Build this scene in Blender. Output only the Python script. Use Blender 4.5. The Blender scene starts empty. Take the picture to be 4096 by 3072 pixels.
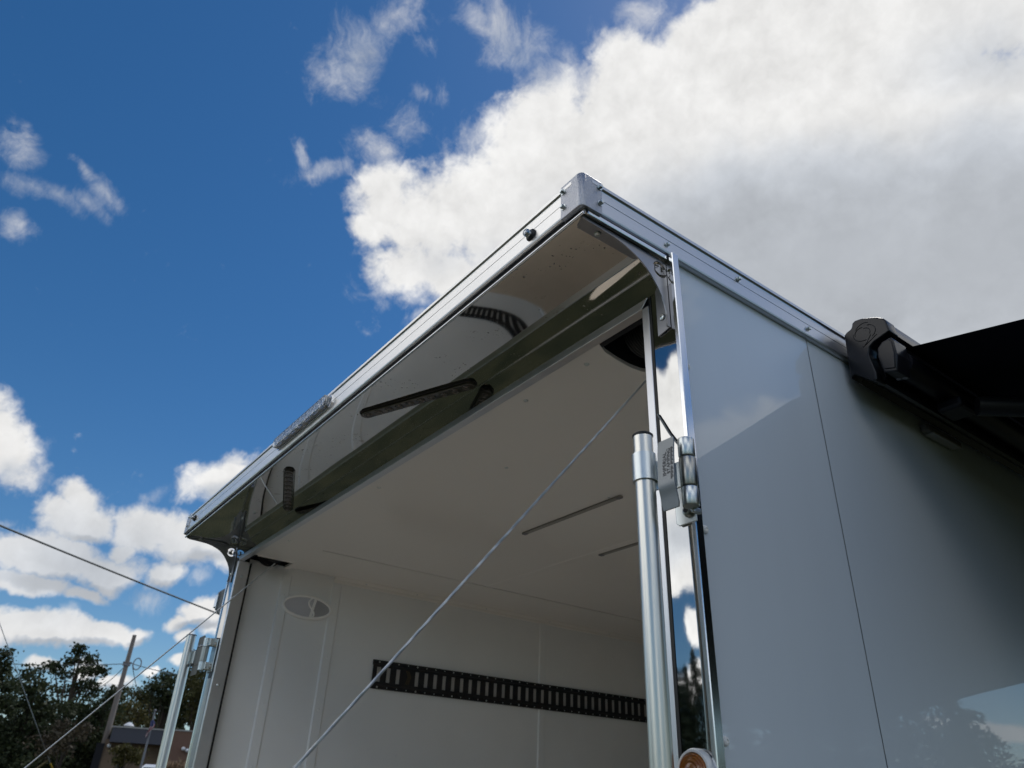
import bpy, bmesh, math, random
import numpy as np
from mathutils import Vector, Matrix, noise as mnoise
R_ = math.radians
SC = bpy.context.scene
COL = SC.collection
random.seed(7)
CAMPOS = [0.7503,-0.9005,1.5382]
CAMROT = [[0.595777,0.802291,0.037124],[0.377144,-0.320277,0.869014],[-0.709092,0.503738,0.493393]]
CLOUDS = [[-0.2941,0.7309,0.6158,-0.8803,0.2583,0.5906,0.4304,0.229,4],[-0.408,0.5649,0.7172,-0.7612,0.137,0.7678,0.2385,0.1669,3.2],[-0.5284,0.4616,0.7125,-0.7533,-0.2157,0.6284,0.2013,0.1413,1.804],[-0.6149,0.3971,0.6813,-0.8065,-0.1759,0.8312,0.1691,0.1117,1.558],[-0.6675,0.3303,0.6673,-0.8348,-0.11,1.0121,0.1169,0.0926,1.361],[-0.7081,0.3365,0.6208,-0.8955,-0.1183,1.0328,0.0918,0.0556,1.361],[-0.6902,0.3808,0.6153,-0.905,-0.0886,0.9973,0.0929,0.0594,1.361],[-0.5205,0.3921,0.7585,-0.615,-0.3801,0.4417,0.1115,0.0831,1.394],[-0.4286,0.4496,0.7837,-0.6314,-0.242,0.4448,0.1033,0.075,1.7],[-0.3176,0.5153,0.796,-0.6494,-0.034,0.5075,0.1316,0.0653,2.2],[-0.184,0.6028,0.7764,-0.6195,0.3058,0.6958,0.2248,0.0883,3],[-0.3064,0.5651,0.766,-0.6729,0.2027,0.7443,0.1963,0.0968,2.6],[-0.6709,0.2658,0.6923,-0.7276,-0.3844,0.7951,0.0643,0.0461,1.361],[-0.7098,0.2664,0.652,-0.8492,-0.1612,1.0714,0.0416,0.0413,1.361],[-0.6835,0.2786,0.6747,-0.8203,-0.1466,1.0484,0.0768,0.0662,1.361],[-0.4735,0.3182,0.8213,-0.4663,0.4041,1.6422,0.1044,0.0613,1.355],[-0.4754,0.2775,0.8349,-0.5824,0.0239,1.0786,0.0757,0.0356,1.342],[-0.4733,0.3857,0.792,-0.5458,0.3855,1.4413,0.0805,0.0647,1.355],[-0.407,0.4055,0.8185,-0.6097,0.0559,0.8671,0.0432,0.0484,0.976],[-0.3648,0.4234,0.8292,-0.587,-0.0901,0.5768,0.0596,0.0367,1.22],[-0.575,0.3333,0.7472,-0.6314,-0.3882,0.5678,0.0906,0.0436,1.098],[-0.7388,0.3194,0.5934,-0.9287,-0.1354,1.0622,0.0719,0.0325,1.098],[-0.5823,0.1668,0.7957,-0.2817,-0.5946,0.1979,0.0836,0.0489,1.355],[-0.6206,0.1666,0.7662,-0.1038,-0.6914,-0.1004,0.0613,0.0446,1.342],[-0.5439,0.1873,0.818,-0.5303,-0.3233,0.7426,0.0789,0.0408,1.281],[-0.5396,0.2273,0.8107,-0.6228,0.0626,1.259,0.0454,0.0281,0.976],[-0.6182,0.2331,0.7507,-0.7022,0.183,1.4221,0.0723,0.0438,0.976],[-0.653,0.2308,0.7213,-0.5743,0.5372,1.9003,0.0555,0.0488,1.22],[-0.6918,0.1982,0.6943,-0.7583,-0.2965,0.9925,0.0887,0.0282,1.281],[-0.7085,0.177,0.6832,-0.7953,-0.2201,1.1151,0.0369,0.0184,0.976],[-0.6989,0.1529,0.6987,-0.6437,-0.5085,0.7798,0.0163,0.0364,1.355],[-0.5852,0.2439,0.7734,-0.6755,-0.1346,1.0098,0.0646,0.0318,0.854],[-0.7386,0.3436,0.58,-0.9467,-0.1215,1.0483,0.058,0.0292,0.915],[-0.6969,0.4072,0.5903,-0.8907,-0.3522,0.7699,0.0957,0.0366,1.22],[-0.7392,0.369,0.5633,-0.8616,-0.5256,0.7012,0.0441,0.0219,0.854],[-0.7953,-0.1148,0.5953,-0.6771,-0.7016,1.0376,0.0258,0.0467,1.198],[-0.8197,-0.0918,0.5654,-0.9599,-0.1691,1.565,0.0384,0.0234,0.924],[-0.8209,-0.0651,0.5674,-0.9545,0.1914,1.7839,0.0591,0.0209,0.968],[-0.7982,-0.0453,0.6006,-0.9013,0.2544,1.8241,0.0363,0.0184,1.1],[-0.8088,-0.0159,0.5878,-0.8679,0.4291,1.9293,0.0385,0.0212,1.056],[-0.8204,-0.0328,0.5709,-0.9582,0.1201,1.6948,0.044,0.0215,0.836],[-0.8472,-0.0865,0.5241,-1.0041,0.2178,1.8091,0.0243,0.0204,1.144],[-0.9435,-0.0177,0.3309,-1.1369,-0.6647,1.3112,0.0452,0.0743,1.47],[-0.9507,-0.0029,0.3102,-1.2548,-0.0605,1.5541,0.0405,0.0339,1.355],[-0.9533,0.0075,0.3019,-1.2485,0.3072,1.6636,0.0464,0.0294,1.21],[-0.946,0.0172,0.3238,-1.1826,-0.5444,1.344,0.0164,0.0382,0.99],[-0.9438,0.0279,0.3294,-1.2193,0.2957,1.6477,0.0268,0.0273,0.77],[-0.9617,0.0738,0.2641,-1.2855,-0.3532,1.3932,0.0561,0.0306,1.642],[-0.9545,0.073,0.2893,-1.2737,0.1548,1.5417,0.033,0.0264,1.47],[-0.9611,0.0534,0.271,-1.29,-0.2098,1.4553,0.0306,0.0238,1.47],[-0.952,0.1536,0.2649,-1.3026,-0.0253,1.4038,0.0593,0.0326,1.728],[-0.9457,0.2012,0.2552,-1.3111,0.1118,1.3908,0.0688,0.0391,1.814],[-0.9433,0.2358,0.2338,-1.3294,0.2095,1.377,0.0404,0.0226,1.47],[-0.9537,0.1329,0.2698,-1.293,-0.1791,1.3816,0.0333,0.0328,1.47],[-0.9186,0.2108,0.3344,-1.1506,-0.6102,1.0946,0.0658,0.035,1.47],[-0.9272,0.1917,0.3218,-1.2378,-0.1761,1.3064,0.0391,0.0309,1.32],[-0.9439,0.1429,0.2978,-1.2125,-0.556,1.2254,0.0397,0.0203,1.1],[-0.973,0.0543,0.2243,-1.3445,-0.0313,1.5079,0.075,0.0334,1.901],[-0.9683,0.1199,0.2192,-1.3498,-0.0133,1.4446,0.0594,0.0297,1.728],[-0.9802,0.0508,0.1913,-1.3783,-0.0133,1.5165,0.0628,0.0178,1.642],[-0.9757,0.1053,0.192,-1.3773,-0.0577,1.452,0.0431,0.0138,1.47],[-0.959,0.1786,0.2199,-1.3468,-0.1431,1.3541,0.0247,0.0211,1.47],[-0.9662,0.1705,0.1932,-1.3617,0.3745,1.4736,0.0292,0.0237,1.1],[-0.9533,0.2137,0.2133,-1.3508,0.2123,1.3974,0.0214,0.0142,1.21],[-0.9688,0.0095,0.2478,-1.3144,-0.2141,1.5054,0.0183,0.0122,1.21],[-0.9615,0.1281,0.2432,-1.3215,-0.169,1.3956,0.0238,0.0194,1.47],[-0.9856,0.0735,0.1525,-1.4174,-0.0615,1.4869,0.0705,0.02,1.987],[-0.98,0.1283,0.1519,-1.4183,0.0206,1.4438,0.0553,0.0185,1.814],[-0.9744,0.1676,0.1499,-1.4203,-0.0255,1.3966,0.0224,0.014,1.642],[-0.9809,0.0964,0.169,-1.3992,-0.1412,1.4485,0.0194,0.0122,1.21],[-0.9559,0.2354,0.1759,-1.3903,-0.2004,1.2931,0.0407,0.0228,1.814],[-0.9644,0.2093,0.1617,-1.4084,-0.0234,1.3532,0.0265,0.0141,1.555],[-0.9638,0.221,0.149,-1.4204,-0.1039,1.3297,0.0247,0.0126,1.47],[-0.9526,0.2544,0.1667,-1.4024,-0.1037,1.2922,0.0288,0.0225,1.642],[-0.9882,0.0915,0.1232,-1.4465,-0.1166,1.4639,0.0263,0.01,1.728],[-0.9841,0.1305,0.1203,-1.4499,0.0707,1.4475,0.0217,0.0121,1.47],[-0.9814,0.1599,0.1063,-1.4642,-0.042,1.4048,0.0347,0.0083,1.47],[-0.9658,0.2279,0.1236,-1.4467,0.045,1.3447,0.0313,0.0097,1.47],[-0.9739,0.1963,0.1138,-1.4562,-0.0935,1.3612,0.0134,0.0061,1.47],[-0.9927,0.07,0.0985,-1.4716,-0.1058,1.4899,0.031,0.0071,1.1],[-0.6226,-0.6914,0.3665,-1.1956,-0.0,2.4086,0.4189,0.1571,4],[-0.583,-0.652,0.4848,-1.0581,-0.1525,2.3268,0.0785,0.0524,2.4],[-0.64,-0.7234,0.2588,-1.309,-0.0,2.4173,0.2443,0.0524,3],[-0.6464,-0.7409,0.1822,-1.3761,0.343,2.4905,0.0349,0.0209,2.4],[-0.6424,-0.7548,0.1323,-1.4382,-0.0,2.4365,0.0559,0.0227,2.4],[-0.4429,-0.5668,0.6947,-0.8029,-0.0,2.4784,0.4538,0.192,3.4],[-0.31,-0.8517,0.4226,-1.1345,-0.0,2.7925,0.3142,0.1745,3],[-0.7424,-0.3462,0.5736,-0.9599,-0.0,2.0071,0.2094,0.1571,2.4],[0.528,0.754,0.3907,-1.1568,0.2406,-0.5065,0.1571,0.0873,2.2],[0.4049,0.9095,0.0941,-1.4765,-0.0,-0.4189,0.0873,0.0157,1.4],[0.6111,0.7821,0.1219,-1.4486,-0.0,-0.6632,0.0873,0.0262,2],[0.7094,0.4096,0.5736,-0.9599,-0.0,-1.0472,0.3491,0.2094,3],[0.8925,-0.1574,0.4226,-1.1345,-0.0,-1.7453,0.384,0.1745,3],[0.4924,-0.5868,0.6428,-0.8727,-0.0,-2.4435,0.4363,0.2094,3],[0.1606,0.4412,0.8829,-0.4887,-0.0,-0.3491,0.3491,0.2094,3],[0.2241,0.8365,0.5,-1.0472,-0.0,-0.2618,0.2443,0.1745,3],[0.0,-0.9397,0.342,-1.2217,-0.0,-3.1416,0.2443,0.1222,3],[0.9513,0.2549,0.1736,-1.3963,-0.0,-1.309,0.2443,0.0698,2.5],[0.8091,-0.5665,0.1564,-1.4137,-0.0,-2.1817,0.2094,0.0698,2.5],[-0.1715,-0.9727,0.1564,-1.4137,-0.0,2.9671,0.2094,0.0524,2.5],[-0.9254,-0.3368,0.1736,-1.3963,-0.0,1.9199,0.1396,0.0524,2.5],[0.0,0.9781,0.2079,-1.3614,-0.0,-0.0,0.2094,0.0698,2.5]]
SHADES = [[-0.9699,0.1008,0.2216,-1.3441,-0.1675,1.4288,0.1993,0.1286,0.5],[-0.126,0.6956,0.7073,-0.7027,0.3848,0.5964,0.1833,0.1002,0.35],[-0.3469,0.7285,0.5907,-0.9059,0.2927,0.6669,0.4001,0.1956,1.05],[-0.4952,0.6261,0.6023,-0.9203,0.1042,0.7481,0.2181,0.1223,0.8],[-0.2283,0.801,0.5535,-0.9519,0.3043,0.488,0.2281,0.2202,1.05],[-0.6396,0.4254,0.6403,-0.875,-0.0474,0.9444,0.1259,0.0623,0.3],[-0.6893,0.3592,0.6291,-0.8863,-0.1002,1.009,0.0858,0.0524,0.25],[-0.5535,0.4831,0.6784,-0.8251,0.0193,0.871,0.162,0.0832,0.25],[-0.9758,0.0964,0.1961,-1.3734,-0.0068,1.471,0.1057,0.0204,1.2],[-0.9707,0.1341,0.1991,-1.3703,-0.0007,1.4333,0.0681,0.0166,1.0],[-0.9642,0.083,0.2519,-1.3115,-0.1888,1.4351,0.0475,0.0128,0.8],[-0.9511,0.2022,0.2334,-1.3346,0.0689,1.3779,0.0681,0.0159,0.8],[-0.9613,0.1828,0.2062,-1.3584,0.2102,1.4279,0.0339,0.0138,0.8],[-0.985,0.1022,0.1393,-1.431,-0.0308,1.4631,0.0831,0.0084,1.1],[-0.9731,0.1797,0.1445,-1.4249,-0.1102,1.3721,0.0235,0.0077,0.9],[-0.9589,0.2342,0.1602,-1.4089,-0.1056,1.3141,0.0441,0.0091,1.0],[-0.9885,0.0945,0.1178,-1.4519,-0.113,1.462,0.0224,0.0042,0.9],[-0.9816,0.1612,0.102,-1.4681,-0.0934,1.3984,0.0276,0.0042,0.8],[-0.9847,0.1327,0.1132,-1.4567,-0.1037,1.425,0.0172,0.0048,0.6],[-0.9234,0.2163,0.3172,-1.1968,-0.5188,1.1486,0.0517,0.0219,0.7],[-0.9534,-0.0047,0.3015,-1.2542,-0.2516,1.4943,0.0277,0.025,0.4],[-0.477,0.3287,0.8151,-0.4714,0.4156,1.6372,0.0872,0.0501,0.5],[-0.5902,0.1752,0.788,-0.6408,-0.1845,1.041,0.0953,0.0997,0.5],[-0.8148,-0.0612,0.5766,-0.895,-0.3983,1.3442,0.1088,0.0715,0.5],[-0.6399,-0.7107,0.2924,-1.2741,-0.0,2.4086,0.2094,0.0698,0.5],[0.7647,0.4415,0.4695,-1.0821,-0.0,-1.0472,0.3142,0.1396,0.6],[0.9254,-0.1632,0.342,-1.2217,-0.0,-1.7453,0.3491,0.1222,0.6],[0.5391,-0.6425,0.5446,-0.9948,-0.0,-2.4435,0.384,0.1571,0.6],[-0.3234,-0.8885,0.3256,-1.2392,-0.0,2.7925,0.2793,0.1047,0.6]]
TREES = {"open_tree":[[-82.872,7.468,0.366,0.397],[-82.233,6.934,0.425,0.274],[-82.961,6.705,0.559,0.423],[-81.473,6.334,0.371,0.273],[-82.23,6.183,0.635,0.376],[-83.25,6.006,0.664,0.417],[-84.037,6.41,0.355,0.358],[-82.157,5.449,0.843,0.447],[-82.859,4.946,1.107,0.588],[-81.612,5.058,0.706,0.594]],"wide_tree":[[-85.049,5.747,0.532,0.44],[-85.656,5.111,0.654,0.404],[-84.607,4.785,1.205,0.723],[-85.387,3.869,1.174,0.708],[-83.641,3.875,1.49,0.861],[-84.996,2.66,1.3,0.835],[-83.53,2.214,1.737,0.976],[-84.782,1.196,1.544,0.815],[-82.855,0.9,1.598,0.686],[-85.459,2.087,1.539,0.96],[-84.782,0.8,1.929,0.809]],"edge_tree":[[-86.955,6.546,0.257,0.409],[-86.705,6.071,0.232,0.233],[-86.646,5.294,0.32,0.431],[-86.258,4.839,0.282,0.258],[-86.201,4.145,0.383,0.354],[-87.243,5.513,0.635,1.567],[-86.816,3.472,0.88,1.248],[-85.921,3.892,0.384,0.198]],"mid_tree":[[-81.698,3.889,1.686,0.873],[-80.499,4.713,0.861,0.595],[-80.067,5.268,0.58,0.377],[-80.6,3.541,1.567,1.018],[-81.387,2.353,1.809,1.134],[-80.085,1.733,1.551,1.13],[-81.433,1.109,1.783,0.695]],"brown_tree":[[-82.769,2.818,1.016,0.569],[-83.399,2.223,0.797,0.56],[-81.836,2.463,0.822,0.569],[-82.48,1.869,1.079,0.56],[-81.411,2.913,0.553,0.36]],"yellow_tree":[[-79.687,3.898,0.72,0.59],[-79.084,4.384,0.878,0.523],[-79.139,3.501,1.162,0.588],[-78.347,3.85,0.883,0.594],[-79.736,3.027,0.57,0.582]],"far_tree":[[-79.467,5.245,0.321,0.333],[-78.862,5.221,0.517,0.334],[-78.396,4.885,0.892,0.453],[-77.728,4.938,0.901,0.607],[-78.423,4.139,1.183,0.597],[-77.203,4.08,1.355,0.749]],"round_tree":[[-78.062,5.637,0.6,0.245],[-77.348,6.157,0.839,0.465],[-77.43,5.568,0.91,0.461],[-76.366,5.656,1.08,0.771],[-76.752,4.712,1.372,0.91],[-75.732,4.335,1.386,0.909]],"rusty_tree":[[-75.381,6.828,0.788,0.411],[-75.97,6.619,0.624,0.377],[-74.765,6.252,1.108,0.628],[-75.404,5.579,1.25,0.774],[-74.327,5.045,1.261,0.925],[-73.551,5.878,1.282,0.939],[-74.775,4.25,1.402,0.76]],"shrub":[[-78.684,2.095,0.43,0.202],[-78.963,1.797,0.57,0.287],[-78.179,1.841,0.577,0.259],[-78.461,1.543,0.789,0.229],[-78.99,1.375,0.425,0.199],[-77.871,1.504,0.433,0.201]]}
WIRE_A, WIRE_B = [-23.332,-5.832,8.772], [-34.999,14.46,7.363]
GUY_A, GUY_B, GUY_Y = [-30.997,-2.789,10.872], [-41.081,5.323,1.12], [-39.908,4.38,2.254]
CABLE_R = ([-0.1208,0.1438,2.3925], [-0.1846,-1.3474,0.58])
CABLE_L = ([-2.3189,0.1,2.3719], [-2.6966,-1.5328,0.3851])


# ------------------------------------------------------------------ camera
CAM = bpy.data.cameras.new('camera')
cam = bpy.data.objects.new('camera', CAM)
COL.objects.link(cam)
CAM.sensor_fit = 'HORIZONTAL'; CAM.sensor_width = 36.0; CAM.lens = 25.89
CAM.clip_start = 0.02; CAM.clip_end = 3000
CAM.dof.use_dof = True; CAM.dof.focus_distance = 1.55; CAM.dof.aperture_fstop = 7.5
_r, _u, _f = CAMROT
cam.matrix_world = Matrix(((_r[0], _u[0], -_f[0], CAMPOS[0]), (_r[1], _u[1], -_f[1], CAMPOS[1]),
                           (_r[2], _u[2], -_f[2], CAMPOS[2]), (0, 0, 0, 1)))
SC.camera = cam

# ------------------------------------------------------------------ light
SUN_AZ, SUN_EL = -14.0, 58.0          # azimuth from +Y towards +X
sd = Vector((math.sin(R_(SUN_AZ)) * math.cos(R_(SUN_EL)), math.cos(R_(SUN_AZ)) * math.cos(R_(SUN_EL)), math.sin(R_(SUN_EL))))
L = bpy.data.lights.new('sun', 'SUN'); L.energy = 1.3; L.angle = R_(12.0); L.color = (1.0, 0.95, 0.88)   # the sun stands behind the cloud bank
sun = bpy.data.objects.new('sun', L); COL.objects.link(sun)
sun.rotation_euler = sd.to_track_quat('Z', 'Y').to_euler()
SC.view_settings.view_transform = 'Standard'; SC.view_settings.look = 'None'
SC.view_settings.exposure = 0.12; SC.view_settings.gamma = 1.0
SC.view_settings.use_curve_mapping = False
SC.cycles.max_bounces = 10; SC.cycles.glossy_bounces = 8; SC.cycles.diffuse_bounces = 5; SC.cycles.transmission_bounces = 6
SC.cycles.use_denoising = True
SC.cycles.caustics_reflective = False; SC.cycles.caustics_refractive = False

# ------------------------------------------------------------------ node helper
class NT:
    def __init__(s, nt): s.nt = nt; s.nt.nodes.clear()
    def n(s, typ, **kw):
        nd = s.nt.nodes.new(typ)
        for k, v in kw.items():
            if k == 'ins':
                for a, b in v.items():
                    if hasattr(b, 'is_output'): s.nt.links.new(b, nd.inputs[a])
                    else: nd.inputs[a].default_value = b
            else: setattr(nd, k, v)
        return nd
    def math(s, op, *a, clamp=False):
        nd = s.n('ShaderNodeMath', operation=op, use_clamp=clamp)
        for i, v in enumerate(a):
            if hasattr(v, 'is_output'): s.nt.links.new(v, nd.inputs[i])
            else: nd.inputs[i].default_value = v
        return nd.outputs[0]
    def vm(s, op, *a):
        nd = s.n('ShaderNodeVectorMath', operation=op)
        for i, v in enumerate(a):
            if hasattr(v, 'is_output'): s.nt.links.new(v, nd.inputs[i])
            else: nd.inputs[i].default_value = v
        return nd.outputs[1] if op in ('DOT_PRODUCT', 'LENGTH', 'DISTANCE') else nd.outputs[0]
    def scale(s, v, k):
        nd = s.n('ShaderNodeVectorMath', operation='SCALE'); s.nt.links.new(v, nd.inputs[0]); nd.inputs[3].default_value = k
        return nd.outputs[0]
    def noise(s, vec, scale, detail=4, rough=.5, color=False, dist=0.0):
        nd = s.n('ShaderNodeTexNoise', noise_dimensions='3D')
        if vec is not None: s.nt.links.new(vec, nd.inputs['Vector'])
        nd.inputs['Scale'].default_value = scale; nd.inputs['Detail'].default_value = detail
        nd.inputs['Roughness'].default_value = rough; nd.inputs['Distortion'].default_value = dist
        return nd.outputs['Color'] if color else nd.outputs['Fac']
    def smooth(s, v, a, b, lo=0.0, hi=1.0):
        nd = s.n('ShaderNodeMapRange', interpolation_type='SMOOTHSTEP')
        s.nt.links.new(v, nd.inputs[0])
        for i, q in enumerate((a, b, lo, hi)): nd.inputs[i + 1].default_value = q
        return nd.outputs[0]
    def mix(s, f, a, b, typ='RGBA'):
        nd = s.n('ShaderNodeMix', data_type='RGBA')
        for i, v in ((0, f), (6, a), (7, b)):
            if hasattr(v, 'is_output'): s.nt.links.new(v, nd.inputs[i])
            else: nd.inputs[i].default_value = v if i == 0 else (*v[:3], 1)
        return nd.outputs[2]

# ------------------------------------------------------------------ sky
W_ = bpy.data.worlds.new('World'); SC.world = W_; W_.use_nodes = True
SKY_STRENGTH = 0.1
def build_sky():
    t = NT(W_.node_tree)
    sky = t.n('ShaderNodeTexSky', sky_type='NISHITA', sun_disc=False, sun_elevation=R_(SUN_EL), sun_rotation=R_(SUN_AZ),
              altitude=200, air_density=1.0, dust_density=0.22, ozone_density=3.0)
    hs = t.n('ShaderNodeHueSaturation', ins={'Saturation': 1.30, 'Value': SKY_VALUE, 'Color': sky.outputs[0]})
    gm = t.n('ShaderNodeGamma', ins={'Color': hs.outputs[0], 'Gamma': 1.0})
    d = t.n('ShaderNodeTexCoord').outputs['Generated']
    w1 = t.scale(t.vm('SUBTRACT', t.noise(d, 5.0, 3, .5, True), (.5, .5, .5)), .085)
    w2 = t.scale(t.vm('SUBTRACT', t.noise(d, 19.0, 4, .6, True), (.5, .5, .5)), .030)
    dw = t.vm('ADD', t.vm('ADD', d, w1), w2)
    w3 = t.scale(t.vm('SUBTRACT', t.noise(d, 22.0, 5, .6, True), (.5, .5, .5)), .028)
    dn = t.vm('ADD', d, w3)
    def field(tab, sm, src):
        F = None
        for (cx, cy, cz, ex, ey, ez, sa, sb, k) in tab:
            m = t.n('ShaderNodeMapping', vector_type='TEXTURE')
            t.nt.links.new(src, m.inputs[0])
            m.inputs[1].default_value = (cx, cy, cz); m.inputs[2].default_value = (ex, ey, ez); m.inputs[3].default_value = (sa, sb, 1.0)
            g = t.n('ShaderNodeTexGradient', gradient_type='SPHERICAL'); t.nt.links.new(m.outputs[0], g.inputs[0])
            v = t.math('MINIMUM', t.math('MULTIPLY', g.outputs['Fac'], k * (1.5 if sm < .14 else 1.0)), 2.4 if sm < .14 else 1.0)
            F = v if F is None else t.math('MAXIMUM', F, v)
        return F
    F = field([c for c in CLOUDS if c[8] >= 1.36], .12, dw)
    Wf = field([c for c in CLOUDS if c[8] < 1.36], .15, dw)
    # low horizon cumulus have a crisper, smaller billow than the high bank
    n = t.noise(dn, 7.5, 10, .60)
    nb = t.noise(dn, 30.0, 7, .60)
    nc = t.noise(dn, 85.0, 5, .62)
    nn = t.math('ADD', t.math('ADD', t.math('MULTIPLY', n, .36), t.math('MULTIPLY', nb, .39)), t.math('MULTIPLY', nc, .25))
    x = t.math('ADD', t.math('MULTIPLY_ADD', F, 1.0, -.38), t.math('MULTIPLY', t.math('SUBTRACT', nn, .5), 3.0))
    dens = t.smooth(x, -.08, 1.0)
    # torn thin wisps: fibrous noise drawn out along one direction
    mp = t.n('ShaderNodeMapping', ins={'Vector': dn, 'Rotation': (.4, .5, .7), 'Scale': (1.0, 1.0, .42)})
    nf = t.noise(mp.outputs[0], 15.0, 9, .70, dist=.5)
    xw = t.math('ADD', t.math('MULTIPLY', Wf, .85), t.math('MULTIPLY', t.math('SUBTRACT', nf, .5), 2.6))
    dw_ = t.math('MULTIPLY', t.smooth(xw, .22, 1.60), .82)
    dw_ = t.math('MULTIPLY', dw_, t.smooth(Wf, 0.0, .22))
    dens = t.math('SUBTRACT', 1.0, t.math('MULTIPLY', t.math('SUBTRACT', 1.0, dens), t.math('SUBTRACT', 1.0, dw_)))
    # lighting of the billows: difference of the thickness towards the sun
    so = tuple(q * .03 for q in (sd.x, sd.y, sd.z + .35))
    n2 = t.noise(t.vm('ADD', dn, so), 7.5, 5, .55)
    n1 = t.noise(dn, 7.5, 5, .55)
    nb2 = t.noise(t.vm('ADD', dn, tuple(q * .35 for q in so)), 30.0, 4, .55)
    nb1 = t.noise(dn, 30.0, 4, .55)
    em = t.math('ADD', t.math('MULTIPLY', t.math('SUBTRACT', n1, n2), .34), t.math('MULTIPLY', t.math('SUBTRACT', nb1, nb2), .22))
    S = field(SHADES, .1, dw)
    em = t.math('MULTIPLY', em, t.math('SUBTRACT', 1.0, t.math('MULTIPLY', S, .62)))
    n3 = t.noise(dw, 5.0, 6, .58)
    Sv = t.math('MULTIPLY', t.smooth(S, 0.0, 1.0), t.math('ADD', .70, t.math('MULTIPLY', n3, .52)))
    lum = t.math('ADD', t.math('ADD', .82, em), t.math('MULTIPLY', Sv, -.35))
    lum = t.math('MINIMUM', t.math('MAXIMUM', lum, .25), .93)
    # clouds opposite the sun are lit from the front and read brighter than the backlit ones
    anti = t.vm('DOT_PRODUCT', d, (-math.sin(R_(SUN_AZ)), -math.cos(R_(SUN_AZ)), 0.0))
    lum = t.math('MULTIPLY', lum, t.smooth(anti, -.15, .70, 1.0, 2.1))
    tint = t.mix(t.smooth(Sv, 0.0, .8), (1.0, .995, .985), (.94, .995, 1.075))
    cc = t.vm('SCALE', tint); 
    sc = t.n('ShaderNodeVectorMath', operation='SCALE'); t.nt.links.new(tint, sc.inputs[0]); t.nt.links.new(t.math('MULTIPLY', lum, 1.0 / SKY_STRENGTH * CLOUD_GAIN), sc.inputs[3])
    col = t.mix(dens, gm.outputs[0], sc.outputs[0])
    bg = t.n('ShaderNodeBackground', ins={'Color': col, 'Strength': SKY_STRENGTH})
    out = t.n('ShaderNodeOutputWorld'); t.nt.links.new(bg.outputs[0], out.inputs[0])
SKY_VALUE = .82; CLOUD_GAIN = .95
build_sky()
W_.cycles.sampling_method = 'MANUAL'; W_.cycles.sample_map_resolution = 512

# ------------------------------------------------------------------ materials
def mat(name, base=(.8, .8, .8), rough=.5, metal=0.0, coat=0.0, coat_rough=.03, spec=.5, trans=0.0, ior=1.5,
        var=0.0, var_scale=20.0, var_stretch=(1, 1, 1), rvar=0.0, bump=0.0, bump_scale=60.0, bump_stretch=(1, 1, 1), emit=None, sheen=0.0, obj=False,
        specks=None, alpha=None):
    m = bpy.data.materials.new(name); m.use_nodes = True
    t = NT(m.node_tree)
    p = t.n('ShaderNodeBsdfPrincipled'); o = t.n('ShaderNodeOutputMaterial'); t.nt.links.new(p.outputs[0], o.inputs[0])
    p.inputs['Base Color'].default_value = (*base, 1); p.inputs['Roughness'].default_value = rough; p.inputs['Metallic'].default_value = metal
    p.inputs['Coat Weight'].default_value = coat; p.inputs['Coat Roughness'].default_value = coat_rough
    p.inputs['Specular IOR Level'].default_value = spec; p.inputs['Transmission Weight'].default_value = trans; p.inputs['IOR'].default_value = ior
    if sheen: p.inputs['Sheen Weight'].default_value = sheen
    co = t.n('ShaderNodeTexCoord').outputs['Object']
    if var or rvar or specks:
        mp = t.n('ShaderNodeMapping', ins={'Vector': co, 'Scale': var_stretch})
        nz = t.noise(mp.outputs[0], var_scale, 5, .6)
        k = t.math('ADD', 1.0 - var, t.math('MULTIPLY', nz, 2 * var))
        sc = t.n('ShaderNodeVectorMath', operation='SCALE'); sc.inputs[0].default_value = base; t.nt.links.new(k, sc.inputs[3])
        c = sc.outputs[0]
        if specks:
            thr, scale, colr = specks
            z = t.noise(co, scale, 2, .5); big = t.noise(co, 9.0, 3, .6)
            f = t.math('MULTIPLY', t.smooth(z, thr, thr + .03), t.smooth(big, .5, .62))
            c = t.mix(f, c, colr)
            st = t.smooth(t.noise(co, 14.0, 5, .65), .64, .72)
            c = t.mix(t.math('MULTIPLY', st, .35), c, (.16, .12, .08))
            t.nt.links.new(t.math('ADD', rough, t.math('MULTIPLY', f, .5)), p.inputs['Roughness'])
            t.nt.links.new(t.math('SUBTRACT', metal, t.math('MULTIPLY', f, .9)), p.inputs['Metallic'])
        t.nt.links.new(c, p.inputs['Base Color'])
        if rvar and not specks: t.nt.links.new(t.math('ADD', rough - rvar, t.math('MULTIPLY', nz, 2 * rvar)), p.inputs['Roughness'])
    if bump:
        mp = t.n('ShaderNodeMapping', ins={'Vector': co, 'Scale': bump_stretch})
        b = t.n('ShaderNodeBump', ins={'Strength': bump, 'Distance': .001, 'Height': t.noise(mp.outputs[0], bump_scale, 4, .55)})
        t.nt.links.new(b.outputs[0], p.inputs['Normal'])
    if emit:
        p.inputs['Emission Color'].default_value = (*emit[0], 1); p.inputs['Emission Strength'].default_value = emit[1]
    return m
M = {}
M['mirror'] = mat('polished_steel', (.66, .66, .645), .035, 1.0, var=.04, var_scale=6)
M['mirror_post'] = mat('polished_steel_post', (.50, .50, .495), .03, 1.0, var=.05, var_scale=60, rvar=.012, bump=.05, bump_scale=14)
M['mirror_soffit'] = mat('polished_steel_soffit', (.74, .73, .71), .03, 1.0, var=.03, var_scale=5, specks=(.66, 150.0, (.03, .025, .02)))
M['rail'] = mat('mill_aluminium', (.62, .64, .67), .34, 1.0, var=.10, var_scale=14, var_stretch=(1, 1, 22), rvar=.08, bump=.10, bump_scale=50, bump_stretch=(.3, .3, 8))
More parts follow.
